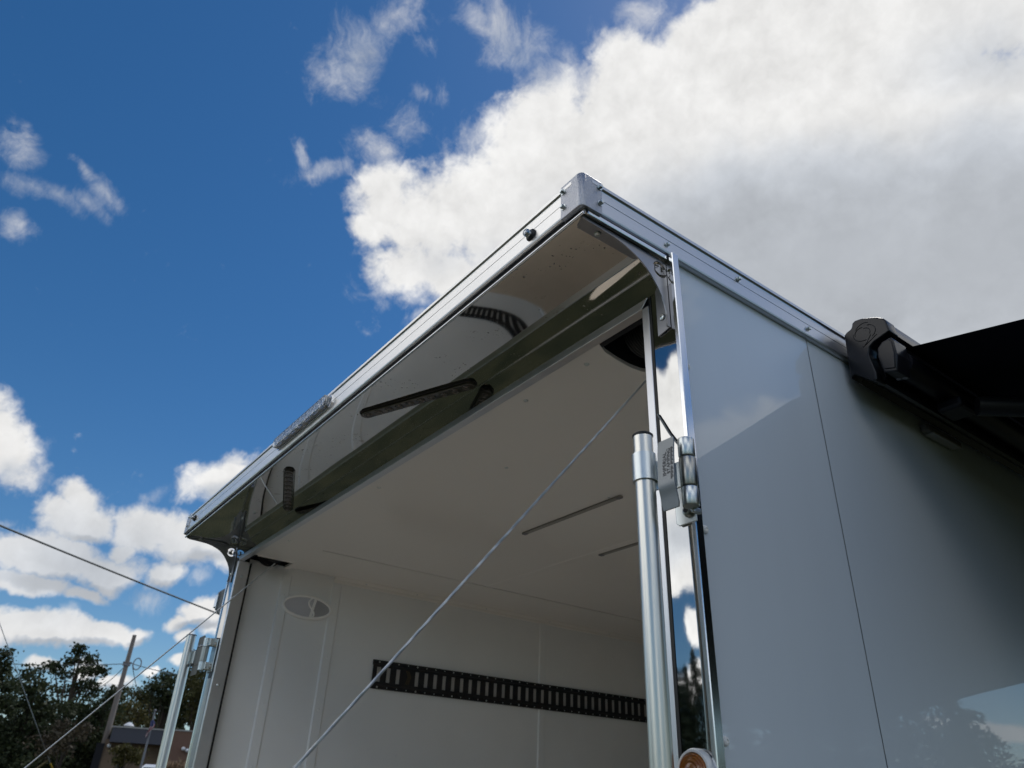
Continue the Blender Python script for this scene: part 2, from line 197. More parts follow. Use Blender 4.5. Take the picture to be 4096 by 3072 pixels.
M['rail_dark'] = mat('aluminium_ground_tone', (.40, .39, .36), .45, 1.0, var=.2, var_scale=30)  # brushed aluminium, base darkened to stand for the ground it reflects
M['trim'] = mat('bright_trim', (.75, .77, .80), .16, 1.0, var=.06, var_scale=20)
M['frame'] = mat('door_frame_aluminium', (.66, .67, .69), .33, 1.0, var=.08, var_scale=30, var_stretch=(1, 1, .2), rvar=.07)
M['cast'] = mat('cast_aluminium', (.43, .44, .47), .40, 1.0, var=.30, var_scale=240, rvar=.10, bump=.9, bump_scale=330)
M['wire_grey'] = mat('grey_lanyard', (.16, .17, .175), .5)
M['gusset'] = mat('satin_steel', (.34, .35, .38), .40, 1.0, var=.05, var_scale=30, bump=.08, bump_scale=300)
M['zinc'] = mat('zinc_plate', (.66, .70, .70), .33, 1.0, var=.14, var_scale=50, var_stretch=(1, 1, .2), rvar=.06)
M['bar'] = mat('galvanised_tube', (.72, .705, .65), .32, 1.0, var=.26, var_scale=90, var_stretch=(1, 1, .03), rvar=.1, bump=.10, bump_scale=120, bump_stretch=(1, 1, .04))
M['knuckle'] = mat('worn_steel', (.42, .42, .39), .32, 1.0, var=.12, var_scale=80, var_stretch=(1, 1, .1))
M['handle'] = mat('handle_plate', (.20, .215, .225), .40, 1.0, var=.08, var_scale=50, bump=.06, bump_scale=400)
M['handle_back'] = mat('handle_back', (.13, .13, .12), .5, .6)
M['housing'] = mat('dark_housing', (.09, .09, .085), .5)
M['stamp'] = mat('stamped_letters', (.06, .06, .065), .5, 1.0)
M['wall'] = mat('white_gloss_paint', (.765, .835, .915), .35, 0, coat=1.0, coat_rough=.012, var=.018, var_scale=5, var_stretch=(1, 3, .35))
M['inner'] = mat('interior_white', (.84, .86, .87), .42, 0, spec=.4, var=.05, var_scale=4, rvar=.1)
M['ceil'] = mat('ceiling_white', (.87, .85, .82), .30, 0, spec=.5, coat=.35, coat_rough=.10, var=.02, var_scale=2)
M['floor'] = mat('tan_floor', (.74, .61, .46), .55, 0, var=.1, var_scale=8)
M['black'] = mat('black_paint', (.012, .013, .016), .42, 0, var=.1)
M['void'] = mat('dark_cavity', (.010, .010, .014), .8)
M['rubber'] = mat('black_rubber', (.012, .012, .012), .55)
M['case_shell'] = mat('awning_shell', (.008, .008, .011), .25, 0, spec=.45)
M['plastic'] = mat('awning_plastic', (.0070, .0070, .0100), .30, 0, spec=.36, bump=.10, bump_scale=700)
M['case'] = mat('awning_case', (.006, .006, .010), .35, 0, spec=.3)
M['fabric'] = mat('awning_fabric', (.006, .007, .012), .95, 0, spec=.1)
M['clear'] = mat('clear_lens', (.86, .88, .90), .06, 0, trans=.72, ior=1.30, bump=.3, bump_scale=200)
M['led'] = mat('led_reflector', (.85, .86, .88), .16, .9, var=.1, var_scale=150)
M['led_dark'] = mat('smoked_lens', (.11, .105, .10), .12, .5, var=.2, var_scale=120)
M['lens_white'] = mat('frosted_lens', (.58, .59, .64), .35)
M['lens_grey'] = mat('switch_panel', (.40, .40, .42), .5)
M['white_plastic'] = mat('white_plastic', (.93, .93, .92), .35)
M['slot'] = mat('strip_light_lens', (.28, .27, .25), .3, 0, spec=.5)
M['amber'] = mat('amber_lens', (.30, .105, .018), .12, 0, coat=.6, bump=1.0, bump_scale=90)
M['chrome_white'] = mat('white_bezel', (.8, .8, .8), .3, 0, coat=.5)
M['track_back'] = mat('slot_backing', (.44, .44, .43), .5)
M['gold'] = mat('bronze_print', (.10, .075, .035), .5)
M['cable'] = mat('galvanised_cable', (.50, .52, .53), .42, .8)
M['wood'] = mat('weathered_wood', (.22, .19, .17), .9, 0, var=.25, var_scale=6, var_stretch=(6, 6, .4))
M['wire'] = mat('dark_wire', (.085, .10, .105), .6)
M['yellow'] = mat('yellow_guard', (.55, .36, .03), .5)
M['yellow_old'] = mat('faded_yellow_guard', (.11, .085, .02), .6)
M['brick'] = mat('brown_brick', (.18, .105, .075), .9, 0, var=.16, var_scale=9)
M['brick2'] = mat('tan_brick', (.20, .14, .095), .9, 0, var=.16, var_scale=9)
M['fascia'] = mat('dark_fascia', (.045, .047, .060), .6, 0, var=.05)
M['coping'] = mat('pale_coping', (.34, .33, .31), .6)
M['glass_dark'] = mat('dark_glass', (.012, .014, .018), .06, 0, spec=.6)
M['white_paint'] = mat('white_paint', (.75, .76, .78), .35, 0, coat=.4)
M['tyre'] = mat('tyre_rubber', (.015, .015, .015), .8)
M['grey_metal'] = mat('grey_metal', (.22, .22, .24), .5, .4)
M['flag_red'] = mat('flag_red', (.35, .03, .04), .8)
M['flag_white'] = mat('flag_white', (.6, .58, .6), .8)
M['flag_blue'] = mat('flag_blue', (.03, .04, .13), .8)
M['straw'] = mat('dry_straw', (.26, .18, .11), .95, 0, var=.35, var_scale=12)
M['bark'] = mat('bark', (.055, .042, .032), .95, 0, var=.3, var_scale=12)
def leafmat(name, a, b, tr=.35):
    m = bpy.data.materials.new(name); m.use_nodes = True; t = NT(m.node_tree)
    g = t.n('ShaderNodeNewGeometry')
    f = t.math('ADD', t.math('MULTIPLY', g.outputs['Random Per Island'], .6), t.math('MULTIPLY', t.noise(t.n('ShaderNodeTexCoord').outputs['Object'], .55, 3), .6), clamp=True)
    c = t.mix(f, a, b)
    df = t.n('ShaderNodeBsdfPrincipled', ins={'Base Color': c, 'Roughness': .6, 'Specular IOR Level': .25})
    ts = t.n('ShaderNodeBsdfTranslucent', ins={'Color': c})
    mx = t.n('ShaderNodeMixShader', ins={0: tr, 1: df.outputs[0], 2: ts.outputs[0]})
    o = t.n('ShaderNodeOutputMaterial'); t.nt.links.new(mx.outputs[0], o.inputs[0])
    return m
M['leaf'] = leafmat('dark_leaves', (.022, .032, .016), (.060, .074, .030), .2)
M['leaf_brown'] = leafmat('brown_leaves', (.038, .031, .019), (.075, .058, .034), .18)
M['leaf_rusty'] = leafmat('olive_leaves', (.032, .040, .014), (.085, .080, .026), .22)
M['leaf_yellow'] = leafmat('yellow_leaves', (.055, .055, .018), (.11, .095, .028), .25)
M['needle'] = leafmat('needles', (.018, .030, .016), (.04, .06, .03), .15)

def groundmat():
    m = bpy.data.materials.new('grass'); m.use_nodes = True; t = NT(m.node_tree)
    co = t.n('ShaderNodeTexCoord').outputs['Object']
    f = t.noise(co, 1.3, 8, .62); f2 = t.noise(co, 22.0, 4, .6)
    c = t.mix(t.smooth(f, .35, .65), (.024, .029, .014), (.056, .056, .028))
    c = t.mix(t.math('MULTIPLY', f2, .5), c, (.028, .031, .016))
    p = t.n('ShaderNodeBsdfPrincipled', ins={'Base Color': c, 'Roughness': .9, 'Specular IOR Level': .1})
    b = t.n('ShaderNodeBump', ins={'Strength': .8, 'Distance': .05, 'Height': f2}); t.nt.links.new(b.outputs[0], p.inputs['Normal'])
    o = t.n('ShaderNodeOutputMaterial'); t.nt.links.new(p.outputs[0], o.inputs[0]); return m
M['grass'] = groundmat()

# ------------------------------------------------------------------ mesh helpers
WM = {}
class MB:
    def __init__(s): s.v = []; s.f = []
    def box(s, x0, x1, y0, y1, z0, z1):
        b = len(s.v); s.v += [(x, y, z) for z in (z0, z1) for y in (y0, y1) for x in (x0, x1)]
        s.f += [tuple(b + i for i in q) for q in ((0, 2, 3, 1), (4, 5, 7, 6), (0, 1, 5, 4), (2, 6, 7, 3), (0, 4, 6, 2), (1, 3, 7, 5))]; return s
    def prism(s, poly, fn, a0, a1):
        """poly: 2-D outline, fn(p, a) -> 3-D point, between a0 and a1"""
        b = len(s.v); n = len(poly)
        s.v += [tuple(fn(p, a0)) for p in poly] + [tuple(fn(p, a1)) for p in poly]
        s.f += [tuple(b + i for i in range(n))[::-1], tuple(b + n + i for i in range(n))]
        s.f += [(b + i, b + (i + 1) % n, b + n + (i + 1) % n, b + n + i) for i in range(n)]; return s
    def tube(s, pts, r, seg=10, cap=True):
        pts = [Vector(p) for p in pts]; n = len(pts); rs = r if isinstance(r, (list, tuple)) else [r] * n
        b = len(s.v); up = None
        for i, p in enumerate(pts):
            d = (pts[min(i + 1, n - 1)] - pts[max(i - 1, 0)]).normalized()
            if up is None: up = Vector((0, 0, 1)) if abs(d.z) < .9 else Vector((1, 0, 0))
            x = up.cross(d).normalized(); y = d.cross(x).normalized(); up = y
            for k in range(seg):
                a = 2 * math.pi * k / seg
                s.v.append(tuple(p + (x * math.cos(a) + y * math.sin(a)) * rs[i]))
        for i in range(n - 1):
            for k in range(seg):
                s.f.append((b + i * seg + k, b + i * seg + (k + 1) % seg, b + (i + 1) * seg + (k + 1) % seg, b + (i + 1) * seg + k))
        if cap:
            s.f.append(tuple(b + k for k in range(seg))[::-1]); s.f.append(tuple(b + (n - 1) * seg + k for k in range(seg)))
        return s
    def lathe(s, prof, seg=24):
        """prof: (r, z) from bottom to top about the z axis"""
        b = len(s.v)
        for r, z in prof:
            for k in range(seg):
                a = 2 * math.pi * k / seg; s.v.append((r * math.cos(a), r * math.sin(a), z))
        for i in range(len(prof) - 1):
            for k in range(seg):
                s.f.append((b + i * seg + k, b + i * seg + (k + 1) % seg, b + (i + 1) * seg + (k + 1) % seg, b + (i + 1) * seg + k))
        s.f.append(tuple(b + k for k in range(seg))[::-1]); s.f.append(tuple(b + (len(prof) - 1) * seg + k for k in range(seg))); return s
    def grid(s, fn, nu, nv):
        b = len(s.v)
        for j in range(nv + 1):
            for i in range(nu + 1): s.v.append(tuple(fn(i / nu, j / nv)))
        for j in range(nv):
            for i in range(nu):
                a = b + j * (nu + 1) + i; s.f.append((a, a + 1, a + nu + 2, a + nu + 1))
        return s
    def mesh(s, name, m=None, bevel=0.0, seg=2, smooth=None, normals=True):
        me = bpy.data.meshes.new(name); me.from_pydata(s.v, [], s.f)
        bm = bmesh.new(); bm.from_mesh(me)
        if normals: bmesh.ops.recalc_face_normals(bm, faces=bm.faces)
        if bevel:
            ed = [e for e in bm.edges if len(e.link_faces) == 2 and e.calc_face_angle(0) > R_(25)]
            bmesh.ops.bevel(bm, geom=ed, offset=bevel, segments=seg, profile=.5, affect='EDGES', clamp_overlap=True)
        if smooth is not None:
            for f in bm.faces: f.smooth = not bevel or (len(f.verts) <= 6 and f.calc_area() < .0011)
            for e in bm.edges:
                if len(e.link_faces) == 2 and e.calc_face_angle(0) > R_(smooth): e.smooth = False
        bm.to_mesh(me); bm.free()
        if m: me.materials.append(M[m])
        return me

def put(name, me, parent=None, mw=None, label=None, kind=None):
    o = bpy.data.objects.new(name, me); COL.objects.link(o)
    mw = mw or Matrix.Identity(4)
    if parent is not None:
        o.parent = parent; o.matrix_parent_inverse = WM[parent.name].inverted()
    o.matrix_basis = mw; WM[o.name] = mw
    if label: o['label'] = label
    if kind: o['kind'] = kind
    return o
def part(name, mb, m, parent, bevel=0.0, smooth=None, label=None, seg=2, mw=None, kind=None, normals=True):
    return put(name, mb.mesh(name, m, bevel, seg, smooth, normals), parent, mw, label, kind)
def thing(name, loc, label, cat, group=None):
    o = bpy.data.objects.new(name, None); COL.objects.link(o); o.empty_display_size = .2
    o.location = loc; WM[o.name] = Matrix.Translation(loc); o['label'] = label; o['category'] = cat
    if group: o['group'] = group
    return o
def aim(loc, z, roll=0.0):
    """matrix whose local z axis points along z"""
    q = Vector(z).to_track_quat('Z', 'Y').to_matrix().to_4x4()
    return Matrix.Translation(loc) @ q @ Matrix.Rotation(roll, 4, 'Z')
# ------------------------------------------------------------------ ground
g = MB().grid(lambda u, v: ((u - .5) * 1400, (v - .5) * 1400, 0), 8, 8)
put('grass_field', g.mesh('grass_field', 'grass', normals=False), kind='structure')

# ------------------------------------------------------------------ trailer
TW, TL = 2.582, 7.35            # width, length
ZT, ZR0 = 2.56, 2.491           # roof edge top, rail lower edge
DO = 0.2294                     # depth of the canopy
XI = -TW + .05                  # inner face of the far wall
T = thing('enclosed_trailer', (-TW / 2, TL / 2, 0), 'white enclosed cargo trailer with open rear doorway and polished steel rear canopy', 'trailer')
P = lambda name, mb, m, **k: part(name, mb, m, k.pop('parent', T), **k)

# side walls: separate glossy panels with a joint between them
def wall_panel(y0, y1, z0, z1, bulge):
    def f(u, v):
        y = y0 + (y1 - y0) * u; z = z0 + (z1 - z0) * v
        o = bulge * (math.exp(-((y1 - y) / .05) ** 2) - .5 * math.exp(-((y1 - y) / .16) ** 2))
        o += .0009 * math.sin(2.1 * z + 3 * y) * math.sin(5.0 * y + 1.0)
        return (-.012 + o, y, z)
    return MB().grid(f, max(6, int((y1 - y0) / .02)), 30)
ys = [.013, .4640, 1.684, 2.903, 4.122, 5.341, 6.56, TL]
for i in range(len(ys) - 1):
    P('wall_panel', wall_panel(ys[i] + (.0 if i == 0 else .004), ys[i + 1], .55, 2.52, .0016 if i == 0 else .0008), 'wall', smooth=40, normals=False)
P('wall_core', MB().box(-.045, -.016, .02, TL - .04, .5, 2.54), 'void')
P('wall_panel', MB().box(-TW, -TW + .015, .014, TL, .55, 2.52), 'wall')
P('wall_panel', MB().box(-TW + .016, -.016, TL - .03, TL, .5, 2.54), 'wall')
for y in ys[1:-1]:
    P('panel_joint', MB().box(-.0155, -.0135, y - .004, y + .006, .55, 2.49), 'rail')
# interior lining
P('interior_wall', MB().box(XI - .02, XI, .05, TL - .05, .5, 2.425), 'inner')
P('interior_wall', MB().box(-.066, -.050, .05, TL - .05, .5, 2.425), 'inner')
P('interior_wall', MB().box(XI, -.066, TL - .06, TL - .04, .5, 2.425), 'inner')
P('floor', MB().box(XI, -.05, -.02, TL - .06, .44, .5), 'floor')
P('chassis', MB().box(-TW + .05, -.05, .0, TL, .36, .437), 'black')
P('skirt_rail', MB().box(-.02, .0, .0, TL, .42, .56), 'rail')
P('skirt_rail', MB().box(-TW, -TW + .02, .0, TL, .42, .56), 'rail')
# roof and ceiling
P('roof', MB().box(-TW + .02, -.02, -DO + .02, TL - .02, 2.548, 2.556), 'wall')
ZC = 2.425
P('ceiling_panel', MB().box(-2.17, -.06, .235, 1.083, ZC, ZC + .006), 'ceil', bevel=.001)
for k in range(5):
    a = 1.093 + k * 1.22; P('ceiling_panel', MB().box(-2.17, -.06, a, min(a + 1.21, TL - .05), ZC + .001, ZC + .007), 'ceil', bevel=.001)
P('ceiling_seam_strip', MB().prism([(-.020, 0), (.020, 0), (.014, -.0022), (-.014, -.0022)], lambda p, a: (a, 1.088 + p[0], ZC + p[1]), -2.165, -.062), 'ceil')
P('ceiling_side_strip', MB().box(XI + .001, -2.176, .235, TL - .06, ZC - .0005, ZC + .003), 'ceil')
P('ceiling_gap', MB().box(-2.176, -2.170, .235, TL - .06, ZC + .004, ZC + .012), 'void')
# cove where the ceiling meets the far wall
P('cove_trim', MB().prism([(0, 0), (.026, 0), (.024, -.003), (.006, -.012), (.003, -.024), (0, -.026)], lambda p, a: (XI + p[0], a, ZC - .001 + p[1]), .46, TL - .06), 'ceil', smooth=30)
for y in (.62, .90, 1.32, 1.75, 2.2, 2.7, 3.2):
    P('cove_screw', MB().lathe([(.006, 0), (.006, .001), (.003, .003)], 10), 'frame', mw=aim((XI + .012, y, ZC - .008), (.6, 0, -.8)))
# header piece behind the door frame with the two spring pockets
P('header_lining', MB().prism([(-2.42, .0215), (-.240, .0215), (-.2528, .047), (-.2648, .073), (-.2716, .110), (-.2762, .159), (-.2737, .191), (-.268, .206), (-.262, .216), (-.262, .235), (-2.42, .235)], lambda p, q: (p[0], p[1], q), ZC - .006, ZC + .004), 'ceil', bevel=.001)
P('header_lining', MB().box(XI + .001, -2.42, .215, .235, ZC - .006, ZC + .004), 'ceil')
P('header_lining', MB().box(-.262, -.066, .216, .235, ZC - .006, ZC + .004), 'ceil')
for (x0, x1, y0) in ((XI + .001, -2.42, .05), (-.281, -.066, .055)):
    m = MB()
    m.box(x0 - .01, x1 + .01, y0 - .003, .225, ZC + .09, ZC + .095); m.box(x0 - .011, x0, y0 - .003, .225, ZC + .0045, ZC + .09); m.box(x1, x1 + .012, y0 - .003, .225, ZC + .0045, ZC + .09)
    m.box(x0, x1, y0 - .012, y0, ZC - .005, ZC + .09); m.box(x0, x1, .216, .225, ZC + .0045, ZC + .09)
    P('spring_pocket', m, 'void')
P('pocket_lip', MB().tube([(-2.417, .052, ZC - .007), (-2.417, .218, ZC - .007)], .0035, 8), 'ceil')
for cx in (-2.475, -.165):
    m = MB()
    for k in range(16): m.tube([(cx - .052 + k * .0068 + .0034 * math.sin(a), .135 + .046 * math.sin(a), ZC + .032 + .046 * math.cos(a)) for a in np.linspace(0, 2 * math.pi, 25)], .003, 6, cap=False)
    P('door_spring', m, 'rubber', smooth=60)
P('cable_drum', MB().lathe([(.05, -.012), (.052, -.012), (.052, -.008), (.042, -.006), (.042, .006), (.052, .008), (.052, .012), (.05, .012)], 28), 'void', mw=aim((-2.46, .125, ZC + .022), (1, 0, 0)), smooth=30)
# linear lights recessed in the ceiling
for (x0, x1, y) in ((-1.418, -.882, .7205), (-1.422, -.886, 1.113), (-1.42, -.884, 2.05)):
    w = .0105; n = 8
    out = [(x1 - w + w * math.sin(a), y + w * math.cos(a)) for a in np.linspace(0, math.pi, n)] + [(x0 + w - w * math.sin(a), y - w * math.cos(a)) for a in np.linspace(0, math.pi, n)]
    o = P('strip_light', MB().prism(out, lambda p, a: (p[0], p[1], a), ZC - .0055, ZC - .0005), 'slot', bevel=.002, smooth=40)
    for xx in (x0 + .014, x1 - .014):
        P('end_cap', MB().box(xx - .010, xx + .010, y - .0085, y + .0085, ZC - .0072, ZC - .005), 'grey_metal', parent=o, bevel=.002)
    P('mount_screw', MB().lathe([(.005, 0), (.004, .002)], 10), 'frame', parent=o, mw=aim((x1 - .045, y - .018, ZC - .0005), (0, 0, -1)))
for (x, y) in ((-.95, .30), (-.56, .075), (-1.35, .075), (-2.12, .075), (-.33, .075)):
    z = ZC - .006 if y < .2 else ZC
    P('ceiling_screw', MB().lathe([(.0065, 0), (.0065, .001), (.004, .0035), (.0015, .0035)], 12), 'zinc', mw=aim((x, y, z), (0, 0, -1)), smooth=30)
# wall trims and rivets on the far interior wall
rv = MB().lathe([(.0055, 0), (.005, .0018), (.0025, .003)], 10).mesh('rivet', 'inner', smooth=40)
for (y0, y1) in ((.2105, .2585), (.4545, .5035), (1.685, 1.733), (2.90, 2.95)):
    ztop = 2.39 if y1 < 1 else 2.40
    P('wall_strip', MB().prism([(0, 0), (.0012, .0008), (.0052, .0045), (.0060, .006), (.0060, y1 - y0 - .006), (.0052, y1 - y0 - .0045), (.0012, y1 - y0 - .0008), (0, y1 - y0)], lambda p, a: (XI + p[0], y0 + p[1], a), .5, ztop), 'inner')
    for k, z in enumerate(np.arange(.72, 2.4, .2255)):
        put('rivet', rv, T, aim((XI + .0058, (y0 + y1) / 2, float(z) + .05 * ((k * 7) % 3 - 1) * .1), (1, 0, 0)))
for (y, z) in ((.882, 2.1151), (1.312, 2.1143), (.880, 1.702), (1.308, 1.704), (2.12, 2.115), (2.12, 1.704)):
    put('rivet', rv, T, aim((XI, y, z), (1, 0, 0)))

# E-track rails on the far wall
def e_track(z0, z1, y0, y1, ys0, logo):
    h = .0635; zc = (z0 + z1) / 2; t0, t1 = .001, .0065; w = .0215; XI = -TW + .0562
    m = MB()
    # folded profile: flanges, shoulders
    prof = [(-.006, z0), (.0025, z0), (.0025, z0 + .016), (t1, z0 + .020), (t1, zc - h / 2), (t0 + .0005, zc - h / 2), (t0 + .0005, z0 + .024), (-.006, z0 + .020)]
    m.prism(prof, lambda p, a: (XI + .0005 + p[0], a, p[1]), y0, y1)
    prof2 = [(x, 2 * zc - z) for x, z in prof]
    m.prism(prof2, lambda p, a: (XI + .0005 + p[0], a, p[1]), y0, y1)
    n = int((y1 - ys0) / .0508); prev = y0
    for i in range(n + 1):
        yc = ys0 + i * .0508
        if i == logo or yc > y1 - .02: continue
        m.box(XI + .0015, XI + .0005 + t1, prev, yc - w / 2, zc - h / 2, zc + h / 2); prev = yc + w / 2
    m.box(XI + .0015, XI + .0005 + t1, prev, y1, zc - h / 2, zc + h / 2)
    o = P('e_track', m, 'black')
    P('slot_backing', MB().box(XI + .0002, XI + .0009, y0 + .01, y1 - .01, zc - h / 2, zc + h / 2), 'track_back', parent=o)
    s = MB()
    for i in range(n + 1):
        for z in (z0 + .008, z1 - .008): s.tube([(XI + .003, ys0 + i * .0508, z), (XI + .0048, ys0 + i * .0508, z)], .0026 if i % 4 else .0042, 8)
    P('track_screws', s, 'zinc', parent=o, kind='stuff')
    if logo is not None:
        yl = ys0 + logo * .0508; e = MB()
        for k in (-1, 0, 1):
            pts = [(yl + .007 * k - .008, zc + .030), (yl + .007 * k + .006, zc + .004), (yl + .007 * k - .006, zc - .030), (yl + .007 * k - .0035, zc - .030), (yl + .007 * k + .0090, zc + .004), (yl + .007 * k - .0055, zc + .030)]
            e.prism(pts, lambda p, a: (a, p[0], p[1]), XI + .0115, XI + .0122)
        P('printed_mark', e, 'gold', parent=o)
e_track(1.9645, 2.0885, .7105, 3.76, .7403, 3)
e_track(.672, .796, .7105, 3.76, .7403, 3)

# oval dome light on the far wall
oy, oz, oa, ob = .3475, 2.2645, .1165, .0505
ell = lambda k, n=48: [(oy + (oa + k) * math.cos(2 * math.pi * i / n), oz + (ob + k) * math.sin(2 * math.pi * i / n)) for i in range(n)]
dl = P('dome_light', MB().prism(ell(0), lambda p, a: (a, p[0], p[1]), XI + .0005, XI + .012), 'white_plastic', bevel=.003, smooth=40)
e = ell(-.004); P('rim', MB().tube([(XI + .0145, a, b) for a, b in e + e[:1]], .0062, 8, cap=False), 'white_plastic', parent=dl, smooth=80)
div = [(oy + .024 + .014 * math.sin(t * math.pi * 2 + .3) - .008 * t, oz - (ob - .006) + 2 * (ob - .006) * t) for t in np.linspace(0, 1, 12)]
P('divider', MB().tube([(XI + .0145, a, b) for a, b in div], .0042, 8), 'white_plastic', parent=dl, smooth=60)
lens = [p for p in ell(-.008) if p[0] < oy + .024 + .010 * math.sin((p[1] - oz) / ob * 3)]
P('lens', MB().prism(lens, lambda p, a: (a, p[0], p[1]), XI + .0125, XI + .0155), 'lens_white', parent=dl, bevel=.001)
sw = [p for p in ell(-.008) if p[0] >= oy + .027 + .010 * math.sin((p[1] - oz) / ob * 3)]
sw = sorted(sw, key=lambda p: math.atan2(p[1] - oz, p[0] - oy - .06))
P('switch_panel', MB().prism(sw, lambda p, a: (a, p[0], p[1]), XI + .0125, XI + .0135), 'lens_grey', parent=dl)
P('rocker_switch', MB().box(XI + .013, XI + .019, oy + .022, oy + .030, oz - .012, oz + .004), 'white_plastic', parent=dl, bevel=.002)

# roof rails
PR = [(.004, ZT), (.004, ZT - .0075), (.0005, ZT - .011), (.0, ZT - .0125), (.0, 2.5265), (-.0009, 2.526), (-.0009, 2.5250), (.0, 2.5245), (.0, 2.5045), (.0013, 2.5035), (.0013, 2.4945), (.0, 2.4915), (-.004, 2.4905), (-.022, 2.4905), (-.022, ZT)]
P('roof_rail', MB().prism(PR, lambda p, a: (p[0], a, p[1]), -DO + .024, TL), 'rail')
P('roof_rail', MB().prism(PR, lambda p, a: (-TW - p[0], a, p[1]), -DO + .024, TL), 'rail')
M['rail_x'] = mat('mill_aluminium_rear_lit', (.80, .79, .77), .34, 1.0, var=.10, var_scale=14, var_stretch=(1, 1, 22), rvar=.08, bump=.10, bump_scale=50, bump_stretch=(.3, .3, 8))  # same aluminium as the side rails, base paled and warmed for rear light
P('roof_rail', MB().prism(PR, lambda p, a: (a, -DO - p[0], p[1]), -TW + .024, -.024), 'rail_x')
# corner caps
def corner_cap(s, x0):
    r = .012; ox, oyy = .0035, -DO - .0035
    arc = [(ox - r + r * math.sin(a), oyy + r - r * math.cos(a)) for a in np.linspace(0, math.pi / 2, 8)]
    poly = [(-.056, -.18)] + [(-.056, oyy)] + arc + [(ox, -.181)]
    o = P('corner_cap', MB().prism([(x0 + s * px, py) for px, py in poly], lambda p, a: (p[0], p[1], a), 2.4865, 2.5675), 'cast', bevel=.0016, smooth=40)
    return o
hexhead = MB()
hexhead.lathe([(.0066, 0), (.0066, .0012), (.0045, .0016)], 20)
hexhead.lathe([(.0042, .0014), (.0046, .0022), (.0046, .0062), (.0036, .0070), (.0018, .0066)], 6)
HEX = hexhead.mesh('hex_screw', 'zinc', smooth=25)
BUT = MB().lathe([(.0072, 0), (.0070, .0012), (.0056, .0032), (.0026, .0042), (.0024, .0028)], 20)
BUTW = BUT.mesh('button_screw', 'white_plastic', smooth=35); BUTZ = BUT.mesh('button_screw_steel', 'zinc', smooth=35)
for s, x0 in ((1, 0.0), (-1, -TW)):
    c = corner_cap(s, x0)
    for z, dy in ((2.5515, 0), (2.5125, .0005)):
        put('cap_screw', HEX, c, aim((x0 + s * .0035, -.187 + dy, z), (s, 0, 0), .3 + z * 40))
        put('cap_screw', HEX, c, aim((x0 - s * (.0475 - dy), -DO - .0035, z - .001), (0, -1, 0), z * 70))
for (y, z) in ((-.0055, 2.511), (.217, 2.535), (.461, 2.511), (.72, 2.535), (.98, 2.511), (1.25, 2.535)):
    put('rail_screw', HEX, T, aim((.0005, y, z), (1, 0, 0), y * 9))

# clear marker lights and the bar light on the rear rail
def marker(x, z):
    o = P('marker_light', MB().lathe([(.0132, 0), (.0132, .003), (.0105, .0062), (.0085, .0066)], 24), 'rubber', mw=aim((x, -DO, z), (0, -1, 0)), smooth=35)
    P('lens', MB().lathe([(.0082, .005), (.0082, .0135), (.0072, .0165), (.0045, .0185), (.0012, .0192)], 20), 'clear', parent=o, mw=aim((x, -DO, z), (0, -1, 0)), smooth=25)
    P('emitter', MB().lathe([(.0074, .005), (.0070, .011), (.0035, .0155)], 12), 'led', parent=o, mw=aim((x, -DO, z), (0, -1, 0)))
marker(-.149, 2.514); marker(-2.447, 2.525)
bx0, bx1, bz = -1.505, -1.087, 2.529
def capsule(x0, x1, zc, h, n=5, c=.4):
    r = h / 2
    return [(x1, zc - r * c), (x1, zc + r * c), (x1 - r * .7, zc + r), (x0 + r * .7, zc + r), (x0, zc + r * c), (x0, zc - r * c), (x0 + r * .7, zc - r), (x1 - r * .7, zc - r)]
bl = P('light_bar', MB().prism(capsule(bx0 - .004, bx1 + .004, bz, .040), lambda p, a: (p[0], a, p[1]), -DO - .004, -DO), 'led')
P('lens', MB().prism(capsule(bx0, bx1, bz, .0355), lambda p, a: (p[0], a, p[1]), -DO - .022, -DO - .0035), 'clear', parent=bl, bevel=.004, smooth=30)
n = 14
for k in range(n):
    a = bx0 + .012 + (bx1 - bx0 - .024) * k / n; b = a + (bx1 - bx0 - .024) / n - .0025
    P('reflector', MB().prism([(a, -.0125), (b, -.0125), (b - .004, .0125), (a + .004, .0125)], lambda p, q: (p[0], q, bz + p[1]), -DO - .0165 + .004 * (k % 2), -DO - .0045), 'led', parent=bl, bevel=.001)

# polished soffit, a slightly wavy sheet
ZS = 2.477
def soffit(u, v):
    x = -TW + .003 + (TW - .006) * u; y = -DO + .009 + (DO - .009) * v
    t = 1 - v
    s = y + .137            # the sheet is bowed along its depth: it dips in the middle and lifts at both bends
    h = -.01745 * (s ** 3 / (3 * .0735 ** 2) - s) if y < -.03 else -.01745 * (.107 ** 3 / (3 * .0735 ** 2) - .107) - .0185 * (y + .03)
    h += .00012 * math.sin(7.3 * x + 1.3) * (.3 + t) + .00004 * math.sin(17 * x + 6 * t) + .00004 * mnoise.noise(Vector((x * 5, y * 10, 1.0)))
    return (x, y, ZS + h)
P('soffit', MB().grid(soffit, 190, 26), 'mirror_soffit', smooth=80, normals=False)
P('soffit_core', MB().box(-TW + .012, -.013, -DO + .008, -.002, ZS + .006, 2.545), 'void')
P('crease_bead', MB().tube([(-TW + .012, -.0014, ZS - .0006), (-.012, -.0014, ZS - .0006)], .0013, 8), 'trim', smooth=60)
P('drip_edge', MB().tube([(-TW + .004, -DO + .0085, ZS - .0006), (-.004, -DO + .0085, ZS - .0006)], .0033, 10), 'trim', smooth=60)
P('fascia_strip', MB().box(-TW + .004, -.004, -DO + .0085, -DO + .014, ZS + .0005, 2.4895), 'rail_dark')
